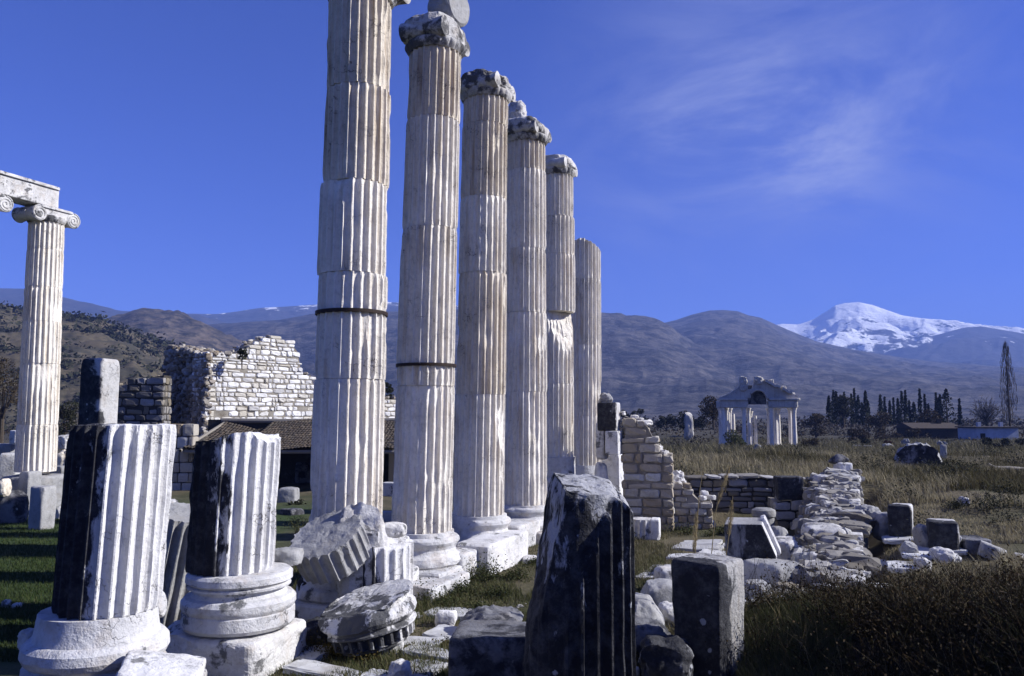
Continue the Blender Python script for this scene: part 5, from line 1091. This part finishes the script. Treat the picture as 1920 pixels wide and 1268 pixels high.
# ================================================================ TREES, BUSHES AND FAR BUILDINGS
def crown_pts(n, rs, clumps, spread):
    c = np.array(clumps); w_ = np.array([q[3] ** 2 for q in clumps]); k = rs.choice(len(c), n, p=w_ / w_.sum())
    d = rs.normal(size=(n, 3)); d /= np.linalg.norm(d, axis=1)[:, None]; r = rs.uniform(0.35, 1, n) ** 0.5
    return c[k, :3] + d * (r * c[k, 3])[:, None] * np.array(spread)
def tree(name, label, cat, px, pybase, pytop, Y, width_px, kind, mat, seed, group=None, base_z=None):
    rs = np.random.RandomState(seed); m = mpp(px, pybase, Y); p = at(px, pybase, Y); H = at(px, pytop, Y).z - p.z; W = width_px * m
    root = thing(name, label, cat, (p.x, Y, p.z - 0.3), rs.uniform(0, 6), group)
    leaf = max(0.10, 1.5 * m * 1.875 * 0.9)
    mb = MB()
    if kind == 'cypress':
        n = int(420); t_ = rs.uniform(0.04, 1, n) ** 0.8; r = W / 2 * (1 - t_) ** 0.75 * np.minimum(1, t_ * 6 + 0.3) * rs.uniform(0.3, 1.15, n) ; a = rs.uniform(0, 6.283, n)
        P = np.stack([r * np.cos(a), r * np.sin(a), t_ * H * 1.02], -1); V, Q = cards(P, leaf * 1.9, seed, 0.0, 0.55); V[:, 2] = np.maximum(V[:, 2], 0.05)
        mb.add(V, Q)
    elif kind == 'poplar':
        n = 900; t_ = rs.uniform(0.08, 1, n); r = W / 2 * np.sin(np.clip(t_, 0, 1) ** 0.6 * math.pi * 0.97) ** 0.6 * rs.uniform(0, 1, n); a = rs.uniform(0, 6.283, n)
        P = np.stack([r * np.cos(a), r * np.sin(a), t_ * H * 0.93], -1)
        V, Q, T = blades(P, H * 0.085, leaf * 0.30, seed, 0.16, (0, 0)); mb.add(V, Q, T)
    elif kind == 'bare':
        for i in range(90):
            a = rs.uniform(0, 6.283); el = rs.uniform(0.35, 1.35); L_ = H * rs.uniform(0.4, 0.75); b0 = np.array((0, 0, H * rs.uniform(0.15, 0.4)))
            d = np.array((math.cos(a) * math.cos(el) * W / H * 1.1, math.sin(a) * math.cos(el) * W / H * 1.1, math.sin(el))); 
            e = b0 + d * L_; mid = (b0 + e) / 2 + rs.normal(size=3) * 0.06 * H
            V, Q = tube([b0, mid, e], [leaf * 0.16, leaf * 0.11, leaf * 0.05], 4); mb.add(V, Q)
            for q in range(8):
                s0 = mid + (e - mid) * rs.uniform(0, 1); d2 = d + rs.normal(size=3) * 0.55; d2 /= np.linalg.norm(d2); V, Q = tube([s0, s0 + d2 * H * rs.uniform(0.06, 0.18)], [leaf * 0.09, leaf * 0.04], 3); mb.add(V, Q)
    else:
        nc = 16 if kind == 'tree' else 11; cl = []
        for i in range(nc):
            a = rs.uniform(0, 6.283); q = rs.uniform(0, 1) ** 0.6; zc_ = rs.uniform(0.28 if kind == 'tree' else 0.12, 0.86); rad_ = W / 2 * 0.72 * q * (1 - 0.55 * abs(zc_ - 0.5))
            cl.append((rad_ * math.cos(a), rad_ * math.sin(a), zc_ * H, rs.uniform(0.16, 0.30) * min(W, H) * (1.0 if kind == 'tree' else 1.15)))
        n = int(np.clip(W * H / (leaf * leaf) * 5.5, 350, 5000))
        P = crown_pts(n, rs, cl, (1, 1, 0.8)); P = P[P[:, 2] > 0.05]; V, Q = cards(P, leaf * 1.25, seed, 0.1, 0.62); mb.add(V, Q)
    crown = mb.build('crown', [mat], root)
    mb = MB(); tr = max(0.03, min(W, H) * 0.035) if kind != 'poplar' else 0.16
    V, Q = tube([(0, 0, -0.2), (0.03, 0, H * 0.3), (0, 0.03, H * (0.85 if kind in ('cypress', 'poplar') else 0.6))], [tr * 1.25, tr, tr * 0.35], 7); mb.add(V, Q)
    for i in range(5 if kind in ('tree', 'bush', 'bare') else 0):
        a = rs.uniform(0, 6.283); z0 = H * rs.uniform(0.2, 0.45); V, Q = tube([(0, 0, z0), (math.cos(a) * W * 0.18, math.sin(a) * W * 0.18, z0 + H * 0.18), (math.cos(a) * W * 0.3, math.sin(a) * W * 0.3, z0 + H * 0.34)], [tr * 0.6, tr * 0.4, tr * 0.15], 5); mb.add(V, Q)
    mb.build('trunk', [M_bark], root); return root
YC = 170.0
TL = 'cypress trees beyond the fields'
rs0 = random.Random(3)
cyp = [(1557, 727, 8), (1564, 731, 8), (1571, 733, 8), (1578, 727, 9), (1586, 735, 8), (1597, 738, 8), (1605, 728, 7), (1611, 733, 8), (1618, 740, 7), (1623, 731, 8), (1630, 742, 8), (1653, 731, 8), (1660, 740, 8), (1668, 737, 8), (1676, 742, 8), (1684, 746, 7), (1694, 733, 7), (1702, 731, 8), (1709, 742, 8), (1717, 739, 9), (1726, 726, 8), (1736, 738, 9), (1744, 742, 8), (1755, 732, 8), (1764, 736, 9), (1799, 739, 5)]
for i, (px, pt, wd_) in enumerate(cyp):
    if i <= 10: lab = 'narrow dark cypress in the left clump beyond the gateway'
    elif i < 25: lab = 'narrow dark cypress in the long right row beyond the fields'
    else: lab = 'lone slim cypress spire right of the broad dark conifer'
    tree('cypress_tree', lab, 'cypress', px + rs0.uniform(-2.5, 2.5), 797, pt + rs0.choice((0, 0, 3, 8, 14)), YC + rs0.uniform(-12, 12), wd_ * rs0.choice((0.9, 1.2, 1.5, 2.1)), 'cypress', L_cyp, 400 + i, TL + (' (left clump)' if i <= 10 else ' (right row)' if i < 25 else ' (lone one)'))
tree('conifer_tree', 'broad dark pointed conifer at the right end of the cypress row', 'conifer', 1777, 800, 728, 165, 42, 'cypress', L_cyp, 440)
tree('conifer_tree', 'small dark conifer tucked beside the broad pointed conifer', 'conifer', 1762, 800, 745, 166, 26, 'cypress', L_cyp, 441)
tree('poplar_tree', 'tall bare poplar standing alone near the right edge', 'poplar', 1894, 800, 636, 150, 30, 'poplar', L_twig, 442)
tree('bare_tree', 'round leafless tree between the conifer and the poplar', 'tree', 1850, 803, 742, 150, 46, 'bare', L_twig, 443)
tree('broadleaf_tree', 'brown bushy tree in front of the left cypress clump', 'tree', 1582, 797, 736, 155, 44, 'tree', L_olive, 444)
tree('broadleaf_tree', 'dark bushy tree just left of the far gateway', 'tree', 1338, 800, 738, 130, 56, 'tree', L_brown, 445)
tree('broadleaf_tree', 'brown bush right behind the far gateway', 'tree', 1530, 815, 768, 140, 50, 'bush', L_brown, 446)
tree('broadleaf_tree', 'pale brown leafless bush below the cypress row', 'tree', 1738, 815, 758, 140, 46, 'bush', L_brown, 447)
tree('broadleaf_tree', 'brown bush between the two cypress groups', 'tree', 1648, 815, 768, 145, 44, 'bush', L_brown, 448)
tree('broadleaf_tree', 'dark brown tree at the left photo edge behind the beam column', 'tree', 2, 830, 650, 60, 100, 'tree', L_brown, 449)
tree('broadleaf_tree', 'dark green bush right of the slender left column', 'bush', 122, 830, 742, 55, 46, 'bush', L_olive, 450)
tree('bush', 'dark leafy bush before the shed opening', 'bush', 548, 962, 905, 27, 46, 'bush', L_olive, 451)
tree('bush', 'dark green bush seen between the first and second columns', 'bush', 728, 800, 690, 58, 26, 'bush', L_olive, 452)
tree('bush', 'green bush on top of the white ruined wall, in the dip of its crest', 'bush', 454, 665, 642, YW + 0.5, 22, 'bush', L_olive, 453)
for i, (px, pb, pt, Y, wd_, m_2, lab) in enumerate((
        (1460, 868, 842, 62, 110, L_olive, 'dark thorny bush in front of the right half of the gateway'),
        (1375, 850, 800, 85, 55, G_weed, 'yellow green bush before the left columns of the gateway'),
        (1520, 842, 812, 88, 46, L_brown, 'brown bush at the right foot of the gateway'),
        (1622, 830, 800, 120, 120, L_brown, 'wide brown thicket below the left cypress clump'),
        (1610, 842, 818, 95, 80, L_olive, 'dark low scrub right of the gateway'),
        (1690, 828, 798, 130, 110, L_brown, 'brown thicket before the dark long building'),
        (1655, 836, 822, 100, 70, L_red, 'red brown low scrub in the middle of the fields'),
        (1500, 878, 858, 44, 90, L_olive, 'dark bramble patch above the retaining wall'),
        (1880, 850, 815, 80, 110, L_olive, 'dark scrub before the lime washed house'),
        (1890, 884, 850, 55, 130, L_brown, 'brown scrub at the right edge below the house'),
        (1250, 800, 772, 150, 60, L_olive, 'olive green bush far behind the ochre pier'),
        (1190, 790, 765, 160, 90, L_olive, 'long olive thicket right of the farthest column'),
        (1300, 800, 772, 150, 70, L_olive, 'green brown thicket left of the bushy gateway tree'),
        (1282, 800, 766, 118, 34, L_olive, 'dark round bush on the far ruin fragment'))):
    tree('bush', lab, 'bush', px, pb, pt, Y, wd_, 'bush', m_2, 460 + i)
# far ruin lump
stone_px('ruin_fragment', 'small pale ruin fragment in the fields left of the gateway', 'ruin', 1284, 770, 1300, 800, 117, 1.2, M_tetra, k=5, rough=0.08, seed=480)
stone_px('stone_beam', 'long slanting stone beam lying in the grass before the gateway', 'beam', 1414, 842, 1446, 866, 52, 0.4, M_grey, k=10, rough=0.02, seed=481, rot=(0, rad(38), 0.1), dims_w=1.5)
o = bpy.data.objects[-1] if False else None
# vault
yv = 36.0; pv = at(1722, 874, yv)
vt = thing('stone_vault', 'dark rounded stone vault, its lit back curving away, half sunk in the right field', 'vault', (pv.x, yv, pv.z - 0.15), rad(-26))
mb = MB(); rv = 44 * mpp(1722, 855, yv) * 1.02; hv = 1.12; n = 24; rs = np.random.RandomState(8); Vv = []
for j, yy in enumerate((0.0, 0.35, 0.8, 1.3, 1.7)):
    for i in range(n + 1):
        a = math.pi * i / n; q = 1 + 0.03 * rs.normal(); Vv.append((math.cos(a) * rv * 0.9 * q, yy, math.sin(a) ** 0.75 * hv * q))
Qv = [(j * (n + 1) + i, j * (n + 1) + i + 1, (j + 1) * (n + 1) + i + 1, (j + 1) * (n + 1) + i) for j in range(4) for i in range(n)]
mb.add(Vv, Qv); mb.build('vault_shell', [M_grey], vt)
me = bpy.data.meshes.new('vault_end'); me.from_pydata([(x, -0.0, z) for (x, y, z) in Vv[:n + 1]] , [], [tuple(range(n + 1))]); me.materials.append(M_dark); link('vault_end', me, vt)
stone_px('stone_post', 'small grey stone post beside the vault', 'post', 1766, 834, 1775, 862, 38, 0.25, M_grey, k=8, seed=482, n=8)
lg = thing('log', 'bent grey log lying in the grass at the right edge', 'log', tuple(at(1885, 878, 33)), 0.1)
mb = MB(); V, Q = tube([(-0.75, 0, 0.18), (-0.45, 0, 0.02), (0.2, 0, 0.0), (0.9, 0.1, -0.04)], [0.05, 0.07, 0.08, 0.06], 8); mb.add(V, Q); mb.build('log_trunk', [M_log], lg)
# rubble field patches far right
for i, (x0, y0, x1, y1, Y, lab) in enumerate(((1602, 832, 1616, 840, 78, 'leftmost small white stone of the far stone line'), (1622, 833, 1640, 841, 80, 'flat white stone in the far stone line'), (1656, 828, 1676, 842, 80, 'largest pale stone heap of the far stone line'), (1694, 822, 1706, 828, 95, 'small pale stone in the field before the dark building'), (1762, 826, 1778, 832, 90, 'white stones between the dark building and the vault'), (1560, 836, 1576, 842, 76, 'grey stone between gateway and stone line'))):
    stone_px('boulder', lab, 'stone', x0, y0 + (y1 - y0) * 0.35, x1, y1, Y, 1.0, M_grey, k=3.5, rough=0.2, seed=490 + i, n=8)
# far buildings
hp = at(1872, 836, 125); sH = mpp(1872, 820, 125)
hs = thing('house', 'small lime washed flat roofed house below the poplar', 'house', (hp.x, 125, hp.z - 0.3), rad(2))
hw, hh = 80 * sH, 33 * sH + 0.3
mb = MB(); V, Q = box((0, 2.5, hh / 2), (hw, 5, hh)); mb.add(V, Q); mb.build('walls', [M_housew], hs)
mb = MB(); V, Q = box((0, 2.5, hh + 0.1), (hw + 0.6, 5.6, 0.2)); mb.add(V, Q); rf = mb.build('roof', [M_roof], hs)
for x in (-1.6, 2.0):
    mb = MB(); V, Q = box((x, 2.2, hh + 0.55), (0.5, 0.5, 0.7)); mb.add(V, Q); mb.build('chimney', [M_housew], rf)
mb = MB(); V, Q = box((-hw * 0.36, -0.03, hh * 0.58), (0.75, 0.1, 0.9)); mb.add(V, Q); mb.build('window', [M_hole], hs)
mb = MB(); V, Q = box((hw * 0.1, -0.03, hh * 0.42), (0.4, 0.1, 0.35)); mb.add(V, Q); mb.build('window', [M_hole], hs)
bp = at(1757, 830, 135); sB = mpp(1757, 815, 135)
hb = thing('barn', 'long low dark building left of the lime washed house', 'barn', (bp.x, 135, bp.z - 0.3), 0.0)
bw, bh = 86 * sB, 30 * sB
mb = MB(); V, Q = box((0, 3, bh / 2), (bw, 6, bh)); mb.add(V, Q); mb.build('walls', [M_houseb], hb)
mb = MB(); mb.add([(-bw / 2 - 0.4, -0.5, bh), (bw / 2 + 0.4, -0.5, bh), (bw / 2 + 0.4, 6.5, bh), (-bw / 2 - 0.4, 6.5, bh), (-bw / 2 - 0.4, 3, bh + 0.9), (bw / 2 + 0.4, 3, bh + 0.9)], [(0, 1, 5, 4), (2, 3, 4, 5), (3, 2, 1, 0)], [(0, 4, 3), (1, 2, 5)]); rf = mb.build('roof', [M_roof], hb)
mb = MB(); V, Q = box((1.8, 2.6, bh + 1.0), (0.6, 0.6, 1.0)); mb.add(V, Q); mb.build('chimney', [M_houseb], rf)
mb = MB(); V, Q = box((-1.5, -0.03, bh * 0.4), (0.9, 0.1, bh * 0.7)); mb.add(V, Q); mb.build('door', [M_hole], hb)

# shrubs dotted over the near hill, far scrub belt
def scatter_tris(o, n, rs, keep):
    me = o.data; vs = np.zeros(len(me.vertices) * 3); me.vertices.foreach_get('co', vs); vs = vs.reshape(-1, 3)
    f = rs.randint(0, len(vs), n); return vs[f]
rs = np.random.RandomState(31)
hv_ = np.zeros(len(bpy.data.objects['hill'].data.vertices) * 3); bpy.data.objects['hill'].data.vertices.foreach_get('co', hv_); hv_ = hv_.reshape(-1, 3)[:300 * 60].reshape(60, 300, 3)
mb = MB(); cnt = 0
for i in range(1500):
    a = rs.uniform(2, 56); b2 = rs.uniform(0, 298); r0, c0 = int(a), int(b2); ft, fc = a - r0, b2 - c0
    p = (hv_[r0, c0] * (1 - ft) + hv_[r0 + 1, c0] * ft) * (1 - fc) + (hv_[r0, c0 + 1] * (1 - ft) + hv_[r0 + 1, c0 + 1] * ft) * fc
    if fbm(np.array([[p[0] * 0.02, p[1] * 0.02, 0]]), 77, 3)[0] < -0.15 and rs.rand() < 0.7: continue
    s = p[1] * 0.0055 * rs.uniform(0.5, 1.5); k = 26
    P = p + rs.normal(size=(k, 3)) * np.array((s * 1.1, s, s * 0.42)) + np.array((0, 0, s * 0.35)); V, Q = cards(P, s * 0.85, i, 0.3, 0.6); mb.add(V, Q); cnt += 1
o = mb.build('hillside_shrubs', [L_olive]); tag(o, 'dark shrubs dotted all over the near left hillside', 'shrubs', kind='stuff')
mb = MB(); rs = np.random.RandomState(32)
for i in range(900):
    Y = 10 ** rs.uniform(math.log10(105), math.log10(420)); px = rs.uniform(-100, 2000); X = (px - 960) / FPX * Y
    s = Y * 0.006 * rs.uniform(0.4, 1.3); k = 46; P = np.array((X, Y, -1.5)) + np.abs(rs.normal(size=(k, 3))) * np.array((1, 1, 0.6)) * s * np.sign(rs.normal(size=(k, 3)) * np.array((1, 1, 0)) + np.array((0, 0, 1))) * np.array((2.2, 1.5, 0.9))
    V, Q = cards(P, s * 0.55, i, 0.1, 0.6); mb.add(V, Q)
o = mb.build('far_scrub', [L_brown]); tag(o, 'brown scrub and hedges spread over the far plain', 'scrub', kind='stuff')

# ================================================================ PAVING
mb = MB(); rs = np.random.RandomState(41)
def pave(x0, x1, y0, y1, sz, keep, zoff):
    y = y0
    while y < y1:
        dy = sz * rs.uniform(0.7, 1.3); x = x0 + rs.uniform(-0.3, 0)
        while x < x1:
            dx = sz * rs.uniform(0.8, 1.9)
            if rs.rand() < keep:
                c = np.array((x + dx / 2, y + dy / 2, 0)); c = Rz(TW) @ c; c[2] = th(c[0] + 1.5, c[1] + 9.0) + zoff + rs.uniform(-0.012, 0.02); c += np.array((1.5, 9.0, 0))
                V, Q = pebble((0, 0, 0), (dx - 0.05, dy - 0.05, 0.09), rs, 9, 0.35, 6); V = V @ Re((rs.uniform(-.02, .02), rs.uniform(-.03, .03), TW)).T; mb.add(V + c, Q)
            x += dx
        y += dy
pave(-4.5, 0.2, -2.2, 1.4, 0.55, 0.62, 0.015)
pave(-1.2, 3.2, 3.5, 10.8, 0.7, 0.6, 0.02)
pave(-4.6, 0.0, 1.4, 3.0, 0.6, 0.25, 0.0)
o = mb.build('paving', [M_pave]); tag(o, kind='structure')

rs = np.random.RandomState(45); mb = MB()
for i in range(520):
    Y = 7.4 * (21 / 7.4) ** rs.rand(); px = rs.uniform(-20, 1420); X = (px - 960) / FPX * Y
    if X > 2.6 and Y < 11: continue
    if X < -3.2 - 0.12 * Y + 0.5 and rs.rand() < 0.9: continue
    if fbm(np.array([[X * 0.8, Y * 0.8, 0]]), 46, 3)[0] < 0.0: continue
    s_1 = 0.02 + 0.07 * rs.rand() ** 2.5; P, Q = pebble((0, 0, 0), (s_1 * rs.uniform(1, 2), s_1 * rs.uniform(0.8, 1.4), s_1 * rs.uniform(0.5, 1)), rs, 4, 0.5, 2, rs.uniform(0, 3)); mb.add(P + np.array((X, Y, th(X, Y) + s_1 * 0.2)), Q)
o = mb.build('stone_chips', [M_capst]); tag(o, 'small chips of marble strewn over the ground between the fallen pieces', 'stone chips', kind='stuff')

# ================================================================ GRASS AND WEEDS
def field(name, label, cat, mat, pts, h, wd, seed, lean=0.35, wind=(-0.15, 0.05)):
    V, Q, T = blades(pts, h, wd, seed, lean, wind); mb = MB(); mb.add(V, Q, T); o = mb.build(name, [mat]); return tag(o, label, cat, kind='stuff')
def samp(n, rs, pxr, Yr, keep=None, power=1.0):
    """positions spread over a sector of the ground; nearer ground is sown more densely"""
    Y = Yr[0] * (Yr[1] / Yr[0]) ** rs.uniform(0, 1, n); px = rs.uniform(*pxr, n); X = (px - 960) / FPX * Y
    if keep is not None:
        k = keep(X, Y); X, Y = X[k], Y[k]
    return np.stack([X, Y, terrain(X, Y) - 0.01], -1)
def patch(X, Y, f, s, thr): return fbm(np.stack([X * f, Y * f, X * 0], -1), s, 3) > thr
rs = np.random.RandomState(51)
P = samp(60000, rs, (-40, 420), (10.0, 26.0), lambda X, Y: (X < -3.2 - 0.12 * Y + 1.5)); h = np.full(len(P), 0.075); field('lawn_grass', 'short green grass striped by column shadows at the left', 'grass', G_green, P, h, 0.012, 52, 0.5)
# grass round the column bases and along the path
P = samp(95000, rs, (560, 1240), (9.2, 21.0), lambda X, Y: patch(X, Y, 0.9, 53, -0.75)); h = 0.10 * (1 + 0.9 * fbm(P * 0.8, 54, 2)); field('path_grass', 'mixed green and dry grass over the path by the column row', 'grass', G_mid, P, np.clip(h, 0.03, 0.3), 0.011, 55, 0.6)
P = samp(16000, rs, (-20, 700), (7.6, 13.0), lambda X, Y: patch(X, Y, 1.1, 56, 0.0)); field('stump_grass', 'low grass between the stumps', 'grass', G_mid, P, np.full(len(P), 0.10), 0.009, 57, 0.7)
P = samp(18000, rs, (1180, 1420), (10.5, 21.2), lambda X, Y: patch(X, Y, 0.8, 58, 0.08)); field('yard_grass', 'dry grass between paving stones before the ochre pier', 'grass', G_dry, P, np.full(len(P), 0.12), 0.012, 59, 0.6)
# the right hand field, from the rubble to the far scrub
def onfield(X, Y): return ((X - (6.5 + 0.42 * (Y - 14)) > 0) | ((Y > 22.9) & (X > 4.6)))
P = samp(175000, rs, (1180, 2350), (11.5, 62.0), lambda X, Y: onfield(X, Y) & ((Y > 21) | patch(X, Y, 0.35, 60, -0.5)))
nf_ = 1.3 * fbm(P * np.array([0.30, 0.16, 0.0]), 61, 4) + 0.2 * rs.normal(size=len(P)) + 0.7 * sstep(33, 26, P[:, 1]) * sstep(12, 8, P[:, 0]) * (P[:, 1] > 22); pale = nf_ > 0.12
h = (0.30 + 0.16 * fbm(P * 0.5, 69, 3)) * np.interp(P[:, 1], [11, 16, 30, 60], [0.8, 0.8, 1.0, 1.3])
ppx = 960 + FPX * P[:, 0] / P[:, 1]; h = h * np.where((P[:, 1] < 19.5) & (P[:, 1] > 12.5) & (ppx > 1580) & (ppx < 1860), 0.30, 1.0)
field('field_grass', 'pale straw grass in patches over the right hand field', 'grass', G_pale, P[pale], np.clip(h[pale] * 1.15, 0.08, 0.9), 0.02, 62, 0.6)
dk = ~pale; field('field_tussocks', 'dark olive brown tussocks between the pale grass of the field', 'grass', G_olive, P[dk], np.clip(h[dk], 0.08, 0.8), 0.02, 162, 0.6)
mb = MB(); rs = np.random.RandomState(171)
for i in range(80):
    Y = 15 * 4.5 ** rs.rand(); px = rs.uniform(1240, 1980); X = (px - 960) / FPX * Y
    if not onfield(np.array([X]), np.array([Y]))[0] or (Y > 21 and px < 1500 and Y < 27): continue
    z = th(X, Y); s_1 = rs.uniform(0.18, 0.5) * (Y / 26) ** 0.4
    P = np.array((X, Y, z + s_1 * 0.4)) + rs.normal(size=(420, 3)) * np.array((s_1 * 0.8, s_1 * 0.7, s_1 * 0.4)); P = P[P[:, 2] > z]; V, Q = cards(P, 0.055 * (Y / 20) ** 0.6, i, 0.0, 0.55); mb.add(V, Q)
o = mb.build('field_scrub', [L_olive]); tag(o, 'low dark scrub dotted through the right hand field', 'scrub', kind='stuff')
P = samp(40000, rs, (1180, 2000), (50, 130.0)); h = 0.5 + 0.3 * fbm(P * 0.1, 63, 2); field('far_field_grass', 'coarse brown grass of the far fields', 'grass', G_dry, P, np.clip(h, 0.15, 1.2), 0.07, 64, 0.6)
# dark tall growth on the bank in the lower right corner
def bank(X, Y): return (X > 2.75 + 0.10 * (Y - 8) + 0.25 * np.sin(Y * 1.7)) & (Y < 12.2)
P = samp(62000, rs, (1330, 2350), (4.6, 13.5), lambda X, Y: bank(X, Y) & patch(X, Y, 1.3, 166, -0.45))
h = np.clip((0.30 + 0.26 * fbm(P * 0.7, 65, 3)) * sstep(2.6, 4.0, P[:, 0] + 0.15 * (9 - P[:, 1])), 0.12, 0.9)
field('bank_grass', 'tall dark brown grass on the bank in the lower right corner', 'grass', G_dark, P, h * rs.uniform(0.35, 1.35, len(P)), 0.010, 66, 1.0, (0.0, 0.0))
P = samp(17000, rs, (1370, 1580), (7.6, 10.8), lambda X, Y: X > 2.5); field('bank_edge_grass', 'lit yellow green grass at the foot of the square block', 'grass', G_mid, P, np.full(len(P), 0.2), 0.008, 67, 0.5)
P = samp(26000, rs, (1330, 2050), (5.5, 12.5), lambda X, Y: bank(X, Y) & patch(X, Y, 0.9, 167, 0.02)); field('bank_tufts', 'olive and straw tufts mixed into the dark bank grass', 'grass', G_mid, P, 0.30 * rs.uniform(0.4, 1.3, len(P)), 0.009, 168, 0.9, (0, 0))
P = samp(700, rs, (1400, 2000), (6.0, 13), bank); field('dry_stalks', 'pale dry stalks standing out of the dark bank grass', 'grass', G_straw, P, np.full(len(P), 0.5), 0.0045, 68, 0.8, (0, 0))
# leafy scrub on the bank
mb = MB(); rs = np.random.RandomState(70)
for i in range(240):
    Y = 5.5 * (11.4 / 5.5) ** rs.rand(); X = rs.uniform(3.0, 8.4) * (Y / 11); z = th(X, Y); s = rs.uniform(0.10, 0.30)
    if not bank(np.array([X]), np.array([Y]))[0]: continue
    P = np.array((X, Y, z + s * 0.8)) + rs.normal(size=(260, 3)) * np.array((s, s, s * 0.62)); P = P[P[:, 2] > z]; V, Q = cards(P, 0.034, i + 7, 0.0, 0.5); mb.add(V, Q)
    for q in range(16):
        d = rs.normal(size=3); d[2] = abs(d[2]) + 0.6; d /= np.linalg.norm(d); b0_ = np.array((X, Y, z)) + np.array((*rs.normal(size=2) * s * 0.4, 0)); m0_ = b0_ + d * s * 1.1; V, Q = tube([b0_, m0_, m0_ + (d + rs.normal(size=3) * 0.35) * s * 1.0], [0.005, 0.004, 0.0015], 3); mb.add(V, Q)
o = mb.build('bank_scrub', [G_bank]); tag(o, 'dark tangled scrub growing through the bank grass', 'scrub', kind='stuff')
# weeds at the foot of the columns and round the fallen pieces
def weeds(name, label, spots, mat, seed, leaf=0.035, dens=260):
    rs = np.random.RandomState(seed); mb = MB()
    for (px, py, s, n) in spots:
        for q in range(n):
            pp = gnd(px + rs.normal() * s * 55, py + rs.normal() * s * 16, 0.0); X, Y = pp.x, pp.y; z = th(X, Y); hgt = s * rs.uniform(0.5, 1.2); k = int(dens * rs.uniform(0.4, 1))
            P = np.array((X, Y, z)) + np.stack([rs.normal(size=k) * hgt * 0.5, rs.normal(size=k) * hgt * 0.5, np.abs(rs.normal(size=k)) * hgt * 0.45 + 0.02], -1); V, Q = cards(P, leaf, rs.randint(9999), 0.2, 0.55); mb.add(V, Q)
            for e in range(7):
                d = rs.normal(size=3) * 0.4; d[2] = 1; V, Q = tube([(X, Y, z), tuple(np.array((X, Y, z)) + d * hgt * 0.9)], [0.004, 0.002], 3); mb.add(V, Q)
    o = mb.build(name, [mat]); return tag(o, label, 'weeds', kind='stuff')
weeds('green_weeds', 'grey green weeds growing before the column bases', [(800, 1100, 0.34, 7), (850, 1085, 0.36, 8), (905, 1090, 0.32, 7), (790, 1130, 0.25, 4), (870, 1120, 0.22, 5), (960, 1085, 0.2, 4), (545, 985, 0.3, 3), (1010, 1060, 0.15, 3), (830, 1140, 0.16, 6), (900, 1150, 0.14, 6), (940, 1120, 0.16, 5), (1225, 1110, 0.14, 4)], G_weed, 71, 0.04, 300)
weeds('withered_weeds', 'withered yellow brown weeds round the fallen capital and stumps', [(560, 1225, 0.24, 6), (620, 1235, 0.2, 5), (480, 1240, 0.2, 5), (410, 1250, 0.17, 4), (360, 1180, 0.2, 3), (680, 1240, 0.16, 3), (330, 1215, 0.18, 3), (590, 1130, 0.22, 4), (840, 1215, 0.1, 3), (240, 1262, 0.2, 3), (400, 1215, 0.16, 5), (120, 1262, 0.18, 5), (520, 1225, 0.2, 5), (650, 1215, 0.16, 4), (760, 1225, 0.12, 4), (330, 1255, 0.16, 4), (1190, 1240, 0.14, 3), (950, 1180, 0.14, 3)], G_weedo, 72, 0.032, 200)
weeds('block_weeds', 'dark weeds at the foot of the ochre pier and altar', [(1215, 1000, 0.2, 5), (1290, 998, 0.24, 5), (1340, 1000, 0.2, 4), (1420, 985, 0.25, 4), (1170, 1010, 0.2, 3)], G_weed, 73, 0.05, 140)
# three tall feathery grass stalks
for i, (pts, plume, lab) in enumerate((([(1302, 1075), (1306, 990), (1312, 920), (1322, 855)], (1306, 965, 1301, 1040), 'tallest straight straw coloured stalk, left of the three behind the square block'),
        ([(1330, 1080), (1342, 960), (1352, 915), (1368, 878)], (1346, 945, 1368, 878), 'straw stalk with a thick feathery head leaning right, middle of the three'),
        ([(1356, 1080), (1366, 1010), (1370, 970), (1374, 930)], (1367, 1005, 1373, 945), 'shortest straw stalk with a feathery head, right of the three'))):
    Yr = 10.8 + 0.2 * i; p0 = at(*pts[0], Yr); base = Vector((p0.x, Yr, th(p0.x, Yr)))
    t_ = thing('feather_grass', lab, 'grass stalk', base, 0, 'tall feathery grass stalks')
    w_ = [(0, 0, -0.02)] + [tuple(at(px, py, Yr) - base) for px, py in pts]; mb = MB(); V, Q = tube(w_, [0.007, 0.006, 0.006, 0.005, 0.003][:len(w_)], 6); mb.add(V, Q); mb.build('stem', [G_straw], t_)
    a, b2 = np.array(at(plume[0], plume[1], Yr) - base), np.array(at(plume[2], plume[3], Yr) - base); rs = np.random.RandomState(80 + i); n = 420; q = rs.uniform(0, 1, n); P = a + (b2 - a) * q[:, None]; r = 0.030 * np.sin(np.clip(q * 0.9 + 0.08, 0, 1) * math.pi) + 0.004
    P = P + rs.normal(size=(n, 3)) * (r * 0.5)[:, None]; V, Q, T = blades(P, np.full(n, 0.06), 0.005, 90 + i, 0.5, (0, 0)); mb = MB(); mb.add(V, Q, T); mb.build('plume', [G_straw], t_)

# ---------------------------------------------------------------- haze
hz = bpy.data.meshes.new('haze'); Vh, Qh = box((0, 0, 338), (31000, 31000, 690)); hz.from_pydata([tuple(v) for v in Vh], [], [tuple(q) for q in Qh]); ho = link('haze', hz); tag(ho, kind='stuff')
hm = bpy.data.materials.new('haze_air'); hm.use_nodes = True; t = hm.node_tree; t.nodes.clear(); o_ = N(t, 'ShaderNodeOutputMaterial'); pv_ = N(t, 'ShaderNodeVolumePrincipled')
pv_.inputs['Color'].default_value = (0.27, 0.42, 1.0, 1); pv_.inputs['Density'].default_value = 2.1e-4; pv_.inputs['Anisotropy'].default_value = 0.0; t.links.new(pv_.outputs[0], o_.inputs['Volume']); hz.materials.append(hm)
